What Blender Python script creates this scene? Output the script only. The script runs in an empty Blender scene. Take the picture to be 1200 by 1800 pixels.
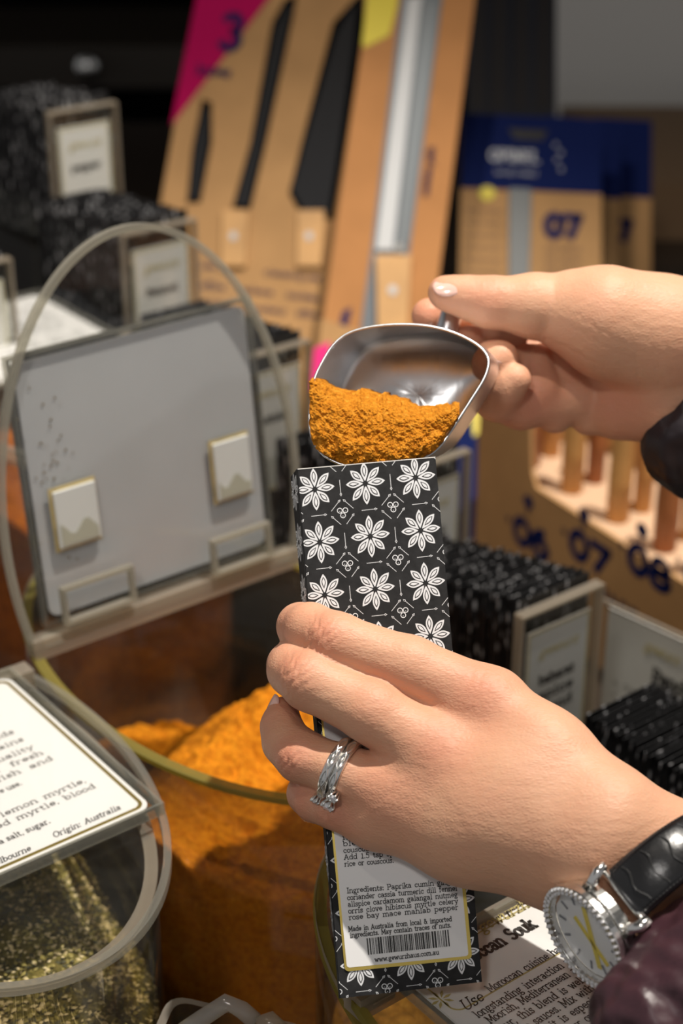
import bpy, math, random
import numpy as np
from mathutils import Vector, Matrix
random.seed(7)
RNG = np.random.default_rng(11)
SC = bpy.context.scene
COL = SC.collection

# ------------------------------------------------------------------ camera
PITCH = math.radians(27.0)
FPX = 3000.0
CAMZ = 0.5992
CAM = Vector((0, 0, CAMZ))
CX = Vector((1, 0, 0)); CU = Vector((0, math.sin(PITCH), math.cos(PITCH))); CF = Vector((0, math.cos(PITCH), -math.sin(PITCH)))
cam_data = bpy.data.cameras.new('camera'); cam = bpy.data.objects.new('camera', cam_data); COL.objects.link(cam)
cam.location = CAM; cam.rotation_euler = (math.radians(90) - PITCH, 0, 0)
cam_data.sensor_fit = 'VERTICAL'; cam_data.sensor_height = 36.0; cam_data.lens = 60.0
cam_data.clip_start = 0.02; cam_data.clip_end = 30
cam_data.dof.use_dof = True; cam_data.dof.focus_distance = 0.558; cam_data.dof.aperture_fstop = 9.0
SC.camera = cam
vs = SC.view_settings
vs.view_transform = 'Standard'; vs.look = 'None'; vs.gamma = 1.0; vs.use_curve_mapping = False; vs.exposure = 0.0

# ------------------------------------------------------------------ world and lamps of the shop
w = bpy.data.worlds.new('shop_ambience'); SC.world = w; w.use_nodes = True
bg = w.node_tree.nodes['Background']; bg.inputs[0].default_value = (0.96, 0.95, 0.95, 1); bg.inputs[1].default_value = 0.26

def spot(name, loc, target, power, angle, radius, color=(1, .93, .84), blend=.5):
    l = bpy.data.lights.new(name, 'SPOT'); l.energy = power; l.spot_size = math.radians(angle); l.spot_blend = blend
    l.shadow_soft_size = radius; l.color = color
    o = bpy.data.objects.new(name, l); COL.objects.link(o); o.location = loc
    d = Vector(target) - Vector(loc); o.rotation_euler = d.to_track_quat('-Z', 'Y').to_euler(); return o
spot('ceiling_spot_key', (0.52, 0.74, 2.25), (0.0, 0.62, 0.25), 250, 46, 0.018)
spot('ceiling_spot_front', (-0.35, -0.75, 1.75), (0.0, 0.6, 0.25), 25, 55, 0.10, (1, .95, .9))
spot('ceiling_spot_display', (-0.45, 0.30, 1.8), (0.10, 1.22, -0.08), 46, 46, 0.03, (1, .88, .74), 1.0)

def camspace(px, py, D):
    return ((px - 600) / FPX * D, -(py - 900) / FPX * D, D)
def P(px, py, D):
    x, y, d = camspace(px, py, D)
    return CAM + CX * x + CU * y + CF * d
def cam2world(v):            # v (n,3) as right, up, forward (m)
    B = np.array([list(CX), list(CU), list(CF)]); return v @ B + np.array(list(CAM))
def on_plane(px, py, p0, n):
    r = CX * ((px - 600) / FPX) + CU * (-(py - 900) / FPX) + CF
    return CAM + r * ((p0 - CAM).dot(n) / r.dot(n))

# ------------------------------------------------------------------ materials
def new_mat(name):
    m = bpy.data.materials.new(name); m.use_nodes = True; return m, m.node_tree, m.node_tree.nodes['Principled BSDF']
def mat(name, col, rough=.5, metal=0, noise=0, nscale=40, bump=0, bscale=200, spec=.5, coat=0, emis=None, dist=.001, col2=None, trans=0, sheen=0):
    m, nt, b = new_mat(name)
    b.inputs['Base Color'].default_value = (*col, 1); b.inputs['Roughness'].default_value = rough; b.inputs['Metallic'].default_value = metal
    b.inputs['Specular IOR Level'].default_value = spec; b.inputs['Coat Weight'].default_value = coat
    if sheen: b.inputs['Sheen Weight'].default_value = sheen
    tc = nt.nodes.new('ShaderNodeTexCoord')
    if noise or col2:
        n = nt.nodes.new('ShaderNodeTexNoise'); n.inputs['Scale'].default_value = nscale; n.inputs['Detail'].default_value = 6
        nt.links.new(tc.outputs['Object'], n.inputs['Vector'])
        r = nt.nodes.new('ShaderNodeValToRGB'); r.color_ramp.elements[0].position = .35; r.color_ramp.elements[1].position = .65
        c2 = col2 or tuple(min(1, c * (1 + noise)) for c in col); c1 = col if col2 else tuple(c * (1 - noise) for c in col)
        r.color_ramp.elements[0].color = (*c1, 1); r.color_ramp.elements[1].color = (*c2, 1)
        nt.links.new(n.outputs['Fac'], r.inputs['Fac']); nt.links.new(r.outputs['Color'], b.inputs['Base Color'])
    if bump:
        n2 = nt.nodes.new('ShaderNodeTexNoise'); n2.inputs['Scale'].default_value = bscale; n2.inputs['Detail'].default_value = 5
        nt.links.new(tc.outputs['Object'], n2.inputs['Vector'])
        bp = nt.nodes.new('ShaderNodeBump'); bp.inputs['Strength'].default_value = bump; bp.inputs['Distance'].default_value = dist
        nt.links.new(n2.outputs['Fac'], bp.inputs['Height']); nt.links.new(bp.outputs['Normal'], b.inputs['Normal'])
    return m
def clear_mat(name, tint=(1, 1, 1), rough=.02, haze=0.0, hazecol=(.8, .8, .75), smudge=0.0, ior=1.49):
    """clear acrylic wall: tinted transmission plus Fresnel reflection, a little surface haze"""
    m = bpy.data.materials.new(name); m.use_nodes = True; nt = m.node_tree; nt.nodes.clear()
    out = nt.nodes.new('ShaderNodeOutputMaterial'); tr = nt.nodes.new('ShaderNodeBsdfTransparent'); tr.inputs[0].default_value = (*tint, 1)
    gl = nt.nodes.new('ShaderNodeBsdfGlossy'); gl.inputs['Roughness'].default_value = rough
    lw = nt.nodes.new('ShaderNodeLayerWeight'); lw.inputs[0].default_value = .5       # facing: same from both sides
    pw = nt.nodes.new('ShaderNodeMath'); pw.operation = 'POWER'; pw.inputs[1].default_value = 5; nt.links.new(lw.outputs['Facing'], pw.inputs[0])
    fr = nt.nodes.new('ShaderNodeMath'); fr.operation = 'MULTIPLY_ADD'; fr.inputs[1].default_value = .9; fr.inputs[2].default_value = .035; nt.links.new(pw.outputs[0], fr.inputs[0])
    mx = nt.nodes.new('ShaderNodeMixShader'); nt.links.new(fr.outputs[0], mx.inputs[0]); nt.links.new(tr.outputs[0], mx.inputs[1]); nt.links.new(gl.outputs[0], mx.inputs[2])
    last = mx
    if haze:
        df = nt.nodes.new('ShaderNodeBsdfDiffuse'); df.inputs[0].default_value = (*hazecol, 1)
        tl = nt.nodes.new('ShaderNodeBsdfTranslucent'); tl.inputs[0].default_value = (*hazecol, 1)
        ad = nt.nodes.new('ShaderNodeMixShader'); nt.links.new(df.outputs[0], ad.inputs[1]); nt.links.new(tl.outputs[0], ad.inputs[2])
        m2 = nt.nodes.new('ShaderNodeMixShader'); nt.links.new(mx.outputs[0], m2.inputs[1]); nt.links.new(ad.outputs[0], m2.inputs[2])
        if smudge:
            tc = nt.nodes.new('ShaderNodeTexCoord'); n = nt.nodes.new('ShaderNodeTexNoise'); n.inputs['Scale'].default_value = smudge; n.inputs['Detail'].default_value = 5
            nt.links.new(tc.outputs['Object'], n.inputs['Vector'])
            mr = nt.nodes.new('ShaderNodeMapRange'); mr.inputs[1].default_value = .45; mr.inputs[2].default_value = .75; mr.inputs[3].default_value = haze * .4; mr.inputs[4].default_value = haze * 2
            nt.links.new(n.outputs['Fac'], mr.inputs[0]); nt.links.new(mr.outputs[0], m2.inputs[0])
        else: m2.inputs[0].default_value = haze
        last = m2
    nt.links.new(last.outputs[0], out.inputs[0]); return m

M = {}
M['acrylic'] = clear_mat('clear_acrylic', (.97, .97, .95), haze=.012, smudge=25)
M['acrylic_lid'] = clear_mat('clear_acrylic_lid', (.985, .985, .98), haze=.012, smudge=18)
M['acrylic_bin'] = clear_mat('clear_acrylic_bin', (.93, .9, .82), haze=.012, smudge=12)
M['edge'] = clear_mat('polished_acrylic_edge', (.8, .78, .7), haze=.38, hazecol=(.66, .64, .56), rough=.15)
M['edge_clear'] = clear_mat('bright_clear_edge', (.88, .87, .82), haze=.2, hazecol=(.7, .69, .62), rough=.08)
M['edge_olive'] = clear_mat('olive_acrylic_edge', (.6, .5, .12), haze=.5, hazecol=(.5, .44, .12), rough=.12)
M['edge_cream'] = clear_mat('cream_acrylic_edge', (.78, .72, .62), haze=.38, hazecol=(.72, .65, .55), rough=.15)
M['card'] = mat('white_card', (.80, .80, .80), .55)
M['card_gloss'] = mat('glossy_white_card', (.82, .82, .81), .28)
M['card_back'] = mat('grey_card_back', (.90, .92, .95), .5, noise=.04, nscale=14)
M['pad'] = mat('cream_adhesive_pad', (.68, .70, .68), .6)
M['glue'] = mat('yellowed_glue', (.58, .46, .20), .6, noise=.25, nscale=120)
M['ink'] = mat('black_ink', (.015, .014, .014), .5)
M['gold'] = mat('gold_foil', (.62, .47, .12), .32, .85)
M['goldink'] = mat('gold_ink', (.5, .42, .16), .5)
M['paper_black'] = mat('black_printed_paper', (.016, .016, .017), .7, spec=.25, noise=.25, nscale=300, bump=.15, bscale=900, dist=.0003)
M['print_white'] = mat('white_print', (.72, .73, .75), .55)
M['kraft_inner'] = mat('golden_paper_lining', (.55, .38, .12), .5)
M['paper_edge'] = mat('white_paper_edge', (.75, .73, .7), .6)
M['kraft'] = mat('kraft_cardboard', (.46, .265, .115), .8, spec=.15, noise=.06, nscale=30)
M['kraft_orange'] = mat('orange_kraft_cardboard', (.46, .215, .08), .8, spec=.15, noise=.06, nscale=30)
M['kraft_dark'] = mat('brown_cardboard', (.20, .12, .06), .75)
M['magenta'] = mat('magenta_print', (.45, .004, .09), .8, spec=.1)
M['yellow'] = mat('yellow_print', (.68, .55, .02), .5)
M['navy'] = mat('navy_print', (.006, .014, .085), .8, spec=.1)
M['steel_dark'] = mat('dark_blade_steel', (.012, .013, .016), .45, .0, spec=.08)
M['steel'] = mat('brushed_blade_steel', (.42, .43, .44), .5, .3)
M['beech'] = mat('beech_wood', (.55, .30, .10), .5, noise=.12, nscale=25)
M['beech_dark'] = mat('brown_wood', (.32, .12, .04), .5, noise=.12, nscale=25)
M['counter'] = mat('dark_counter', (.035, .025, .018), .4)
M['shelf_dark'] = mat('dark_shelf', (.012, .011, .010), .5)
M['wall_black'] = mat('black_wall', (.002, .002, .002), .9, spec=.05)
M['wall_grey'] = mat('grey_wall', (.80, .77, .72), .8)
M['silver'] = mat('bright_silver', (.92, .91, .88), .2, 1)
M['leather'] = mat('black_croc_leather', (.012, .012, .013), .28, bump=.35, bscale=160, dist=.0008, spec=.6)
M['nail'] = mat('natural_fingernail', (.82, .52, .44), .15, coat=.6)
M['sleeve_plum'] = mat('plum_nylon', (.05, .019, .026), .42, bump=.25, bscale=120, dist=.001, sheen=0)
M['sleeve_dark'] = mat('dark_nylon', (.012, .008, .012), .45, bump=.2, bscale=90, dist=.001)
M['wood_lid'] = mat('brown_rim', (.16, .08, .045), .4)

def powder_mat(name, c1, c2, c3, scale=350, bump=.9):
    m, nt, b = new_mat(name); b.inputs['Roughness'].default_value = .95; b.inputs['Specular IOR Level'].default_value = .1
    tc = nt.nodes.new('ShaderNodeTexCoord')
    n = nt.nodes.new('ShaderNodeTexNoise'); n.inputs['Scale'].default_value = scale; n.inputs['Detail'].default_value = 8; n.inputs['Roughness'].default_value = .7
    nt.links.new(tc.outputs['Object'], n.inputs['Vector'])
    r = nt.nodes.new('ShaderNodeValToRGB'); e = r.color_ramp.elements; e[0].position = .3; e[0].color = (*c1, 1); e[1].position = .7; e[1].color = (*c3, 1)
    x = e.new(.5); x.color = (*c2, 1)
    nt.links.new(n.outputs['Fac'], r.inputs['Fac'])
    v = nt.nodes.new('ShaderNodeTexVoronoi'); v.inputs['Scale'].default_value = scale * 2.2; nt.links.new(tc.outputs['Object'], v.inputs['Vector'])
    mr = nt.nodes.new('ShaderNodeMapRange'); mr.inputs[1].default_value = .0; mr.inputs[2].default_value = .7; mr.inputs[3].default_value = 1.12; mr.inputs[4].default_value = .8
    nt.links.new(v.outputs['Distance'], mr.inputs[0])
    mm = nt.nodes.new('ShaderNodeMixRGB'); mm.blend_type = 'MULTIPLY'; mm.inputs[0].default_value = 1
    nt.links.new(r.outputs[0], mm.inputs[1]); nt.links.new(mr.outputs[0], mm.inputs[2]); nt.links.new(mm.outputs[0], b.inputs['Base Color'])
    bp = nt.nodes.new('ShaderNodeBump'); bp.inputs['Strength'].default_value = bump; bp.inputs['Distance'].default_value = .0009
    nt.links.new(n.outputs['Fac'], bp.inputs['Height']); nt.links.new(bp.outputs[0], b.inputs['Normal']); return m
M['powder'] = powder_mat('orange_spice_powder', (.42, .135, .012), (.64, .245, .018), (.80, .36, .045), 420)
M['powder_heap'] = powder_mat('orange_spice_heap', (.42, .12, .007), (.64, .22, .010), (.74, .29, .016), 260)
M['powder_red'] = powder_mat('rust_spice_powder', (.26, .06, .006), (.40, .11, .008), (.50, .16, .012), 160)
M['seed_base'] = powder_mat('green_herb_bed', (.05, .045, .012), (.18, .15, .035), (.34, .26, .08), 300)
M['seed_a'] = mat('sesame_seed', (.80, .66, .36), .6)
M['seed_b'] = mat('olive_herb', (.36, .30, .08), .7)
M['seed_c'] = mat('dark_herb', (.08, .075, .03), .7)

def skin_mat(name, base, dark):
    m, nt, b = new_mat(name)
    b.inputs['Roughness'].default_value = .52; b.inputs['Specular IOR Level'].default_value = .4
    b.inputs['Subsurface Weight'].default_value = .22; b.inputs['Subsurface Radius'].default_value = (1.0, .35, .18); b.inputs['Subsurface Scale'].default_value = .004
    at = nt.nodes.new('ShaderNodeAttribute'); at.attribute_name = 'blush'
    tc = nt.nodes.new('ShaderNodeTexCoord')
    n = nt.nodes.new('ShaderNodeTexNoise'); n.inputs['Scale'].default_value = 70; n.inputs['Detail'].default_value = 4; nt.links.new(tc.outputs['Object'], n.inputs['Vector'])
    mx = nt.nodes.new('ShaderNodeMixRGB'); mx.inputs[1].default_value = (*base, 1); mx.inputs[2].default_value = (*dark, 1)
    ad = nt.nodes.new('ShaderNodeMath'); ad.operation = 'MULTIPLY_ADD'; ad.inputs[1].default_value = .5; ad.use_clamp = True
    nt.links.new(n.outputs['Fac'], ad.inputs[0]); 
    sb = nt.nodes.new('ShaderNodeMath'); sb.operation = 'SUBTRACT'; sb.inputs[1].default_value = .22; nt.links.new(at.outputs['Fac'], sb.inputs[0]); nt.links.new(sb.outputs[0], ad.inputs[2])
    nt.links.new(ad.outputs[0], mx.inputs[0]); nt.links.new(mx.outputs[0], b.inputs['Base Color'])
    v = nt.nodes.new('ShaderNodeTexVoronoi'); v.feature = 'DISTANCE_TO_EDGE'; v.inputs['Scale'].default_value = 900
    mp = nt.nodes.new('ShaderNodeMapping'); mp.inputs['Rotation'].default_value = (0, .5, .6); mp.inputs['Scale'].default_value = (.55, 1.2, 1.2)
    nt.links.new(tc.outputs['Object'], mp.inputs[0]); nt.links.new(mp.outputs[0], v.inputs['Vector'])
    n3 = nt.nodes.new('ShaderNodeTexNoise'); n3.inputs['Scale'].default_value = 330; n3.inputs['Detail'].default_value = 4; nt.links.new(mp.outputs[0], n3.inputs['Vector'])
    s = nt.nodes.new('ShaderNodeMath'); s.operation = 'MULTIPLY_ADD'; s.inputs[1].default_value = .5; nt.links.new(v.outputs['Distance'], s.inputs[0]); nt.links.new(n3.outputs['Fac'], s.inputs[2])
    bp = nt.nodes.new('ShaderNodeBump'); bp.inputs['Strength'].default_value = .55; bp.inputs['Distance'].default_value = .0006
    nt.links.new(s.outputs[0], bp.inputs['Height']); nt.links.new(bp.outputs[0], b.inputs['Normal']); return m
M['skin'] = skin_mat('skin', (.68, .375, .235), (.62, .205, .125))

# ------------------------------------------------------------------ mesh helpers
class MB:
    def __init__(s): s.v = []; s.f = []; s.m = []
    def add(s, vs, fs, mi=0):
        b = len(s.v); s.v += [tuple(v) for v in vs]; s.f += [tuple(i + b for i in f) for f in fs]; s.m += [mi] * len(fs); return s
    def box(s, o, a, b, c, mi=0):       # corner o and three edge vectors
        o, a, b, c = map(Vector, (o, a, b, c))
        vs = [o, o + a, o + a + b, o + b, o + c, o + a + c, o + a + b + c, o + b + c]
        fs = [(0, 3, 2, 1), (4, 5, 6, 7), (0, 1, 5, 4), (1, 2, 6, 5), (2, 3, 7, 6), (3, 0, 4, 7)]
        if a.cross(b).dot(c) < 0: fs = [f[::-1] for f in fs]
        return s.add(vs, fs, mi)
    def prism(s, pts, d, mi=0, side=None, closed=True):   # pts ring (3d), extruded by vector d
        n = len(pts); pts = [Vector(p) for p in pts]; d = Vector(d)
        b = len(s.v); s.v += [tuple(p) for p in pts] + [tuple(p + d) for p in pts]
        s.f += [tuple(range(b + n - 1, b - 1, -1)), tuple(range(b + n, b + 2 * n))]; s.m += [mi, mi]
        for i in range(n):
            j = (i + 1) % n; s.f.append((b + i, b + j, b + n + j, b + n + i)); s.m.append(mi if side is None else side)
        return s
    def tube(s, path, r, n=10, mi=0, cap=True, closed=False):
        path = [Vector(p) for p in path]; rr = r if isinstance(r, (list, tuple)) else [r] * len(path); b = len(s.v); m = len(path)
        up = Vector((0.13, .21, 1)).normalized()
        for i, p in enumerate(path):
            if closed: t = path[(i + 1) % m] - path[i - 1]
            else: t = path[min(i + 1, m - 1)] - path[max(i - 1, 0)]
            t.normalize(); x = t.cross(up)
            if x.length < .05: x = t.cross(Vector((1, 0, 0)))
            x.normalize(); y = t.cross(x)
            for k in range(n):
                a = 2 * math.pi * k / n; s.v.append(tuple(p + (x * math.cos(a) + y * math.sin(a)) * rr[i]))
        for i in range(m if closed else m - 1):
            for k in range(n):
                i2 = (i + 1) % m
                s.f.append((b + i * n + k, b + i2 * n + k, b + i2 * n + (k + 1) % n, b + i * n + (k + 1) % n)); s.m.append(mi)
        if cap and not closed:
            s.f += [tuple(b + k for k in range(n)), tuple(b + (m - 1) * n + k for k in range(n - 1, -1, -1))]; s.m += [mi, mi]
        return s
    def ring(s, outer, inner, d, mi=0, top=None):   # band between two rings extruded by d
        n = len(outer); d = Vector(d); o = [Vector(p) for p in outer]; i_ = [Vector(p) for p in inner]; b = len(s.v)
        for L in (o, i_, [p + d for p in i_], [p + d for p in o]): s.v += [tuple(p) for p in L]
        for a in range(4):
            c = (a + 1) % 4
            for k in range(n):
                j = (k + 1) % n; s.f.append((b + a * n + k, b + a * n + j, b + c * n + j, b + c * n + k)); s.m.append(top if (top is not None and a == 2) else mi)
        return s
    def build(s, name, mats, parent=None, smooth=False, bevel=0):
        me = bpy.data.meshes.new(name); me.from_pydata(s.v, [], s.f)
        for m in (mats if isinstance(mats, (list, tuple)) else [mats]): me.materials.append(m)
        me.polygons.foreach_set('material_index', s.m)
        if smooth: me.polygons.foreach_set('use_smooth', [True] * len(s.f))
        me.update()
        o = bpy.data.objects.new(name, me); COL.objects.link(o)
        if parent is not None: o.parent = parent; o.matrix_parent_inverse = Matrix.Identity(4); o.matrix_basis = inv_loc(parent)
        if bevel:
            bv = o.modifiers.new('bevel', 'BEVEL'); bv.width = bevel; bv.segments = 2; bv.limit_method = 'ANGLE'
        return o
def world_mat(o):
    m = o.matrix_basis.copy() if o.parent is None else world_mat(o.parent) @ o.matrix_basis
    return m
def inv_loc(parent): return world_mat(parent).inverted()
def thing(name, label, cat, loc=(0, 0, 0), group=None):
    o = bpy.data.objects.new(name, None); COL.objects.link(o); o.location = loc; o.empty_display_size = .02
    o.matrix_basis = Matrix.Translation(Vector(loc)); o['label'] = label; o['category'] = cat
    if group: o['group'] = group
    return o
def tag(o, label, cat, group=None, kind=None):
    o['label'] = label; o['category'] = cat
    if group: o['group'] = group
    if kind: o['kind'] = kind
    return o
def struct(o): o['kind'] = 'structure'; return o
def recenter(o):
    """put a top-level mesh's origin at the middle of its base"""
    me = o.data; n = len(me.vertices); a = np.empty(n * 3); me.vertices.foreach_get('co', a); a = a.reshape(-1, 3)
    c = np.array([(a[:, 0].min() + a[:, 0].max()) / 2, (a[:, 1].min() + a[:, 1].max()) / 2, a[:, 2].min()])
    me.vertices.foreach_set('co', (a - c).ravel()); me.update(); o.matrix_basis = Matrix.Translation(Vector(c)); return o

# ------------------------------------------------------------------ noise in numpy
def vnoise(x, y, seed=0):
    xi = np.floor(x).astype(int); yi = np.floor(y).astype(int); fx = x - xi; fy = y - yi
    def h(a, b):
        n = (a * 374761393 + b * 668265263 + seed * 974634777) & 0xffffffff
        n = ((n ^ (n >> 13)) * 1274126177) & 0xffffffff
        return ((n ^ (n >> 16)) & 0xffff) / 65535.0
    fx = fx * fx * (3 - 2 * fx); fy = fy * fy * (3 - 2 * fy)
    return (h(xi, yi) * (1 - fx) + h(xi + 1, yi) * fx) * (1 - fy) + (h(xi, yi + 1) * (1 - fx) + h(xi + 1, yi + 1) * fx) * fy
def fbm(x, y, oct=5, seed=0, gain=.5):
    s = 0; a = 1; t = 0
    for i in range(oct): s = s + a * vnoise(x * 2 ** i, y * 2 ** i, seed + i); t += a; a *= gain
    return s / t

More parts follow.
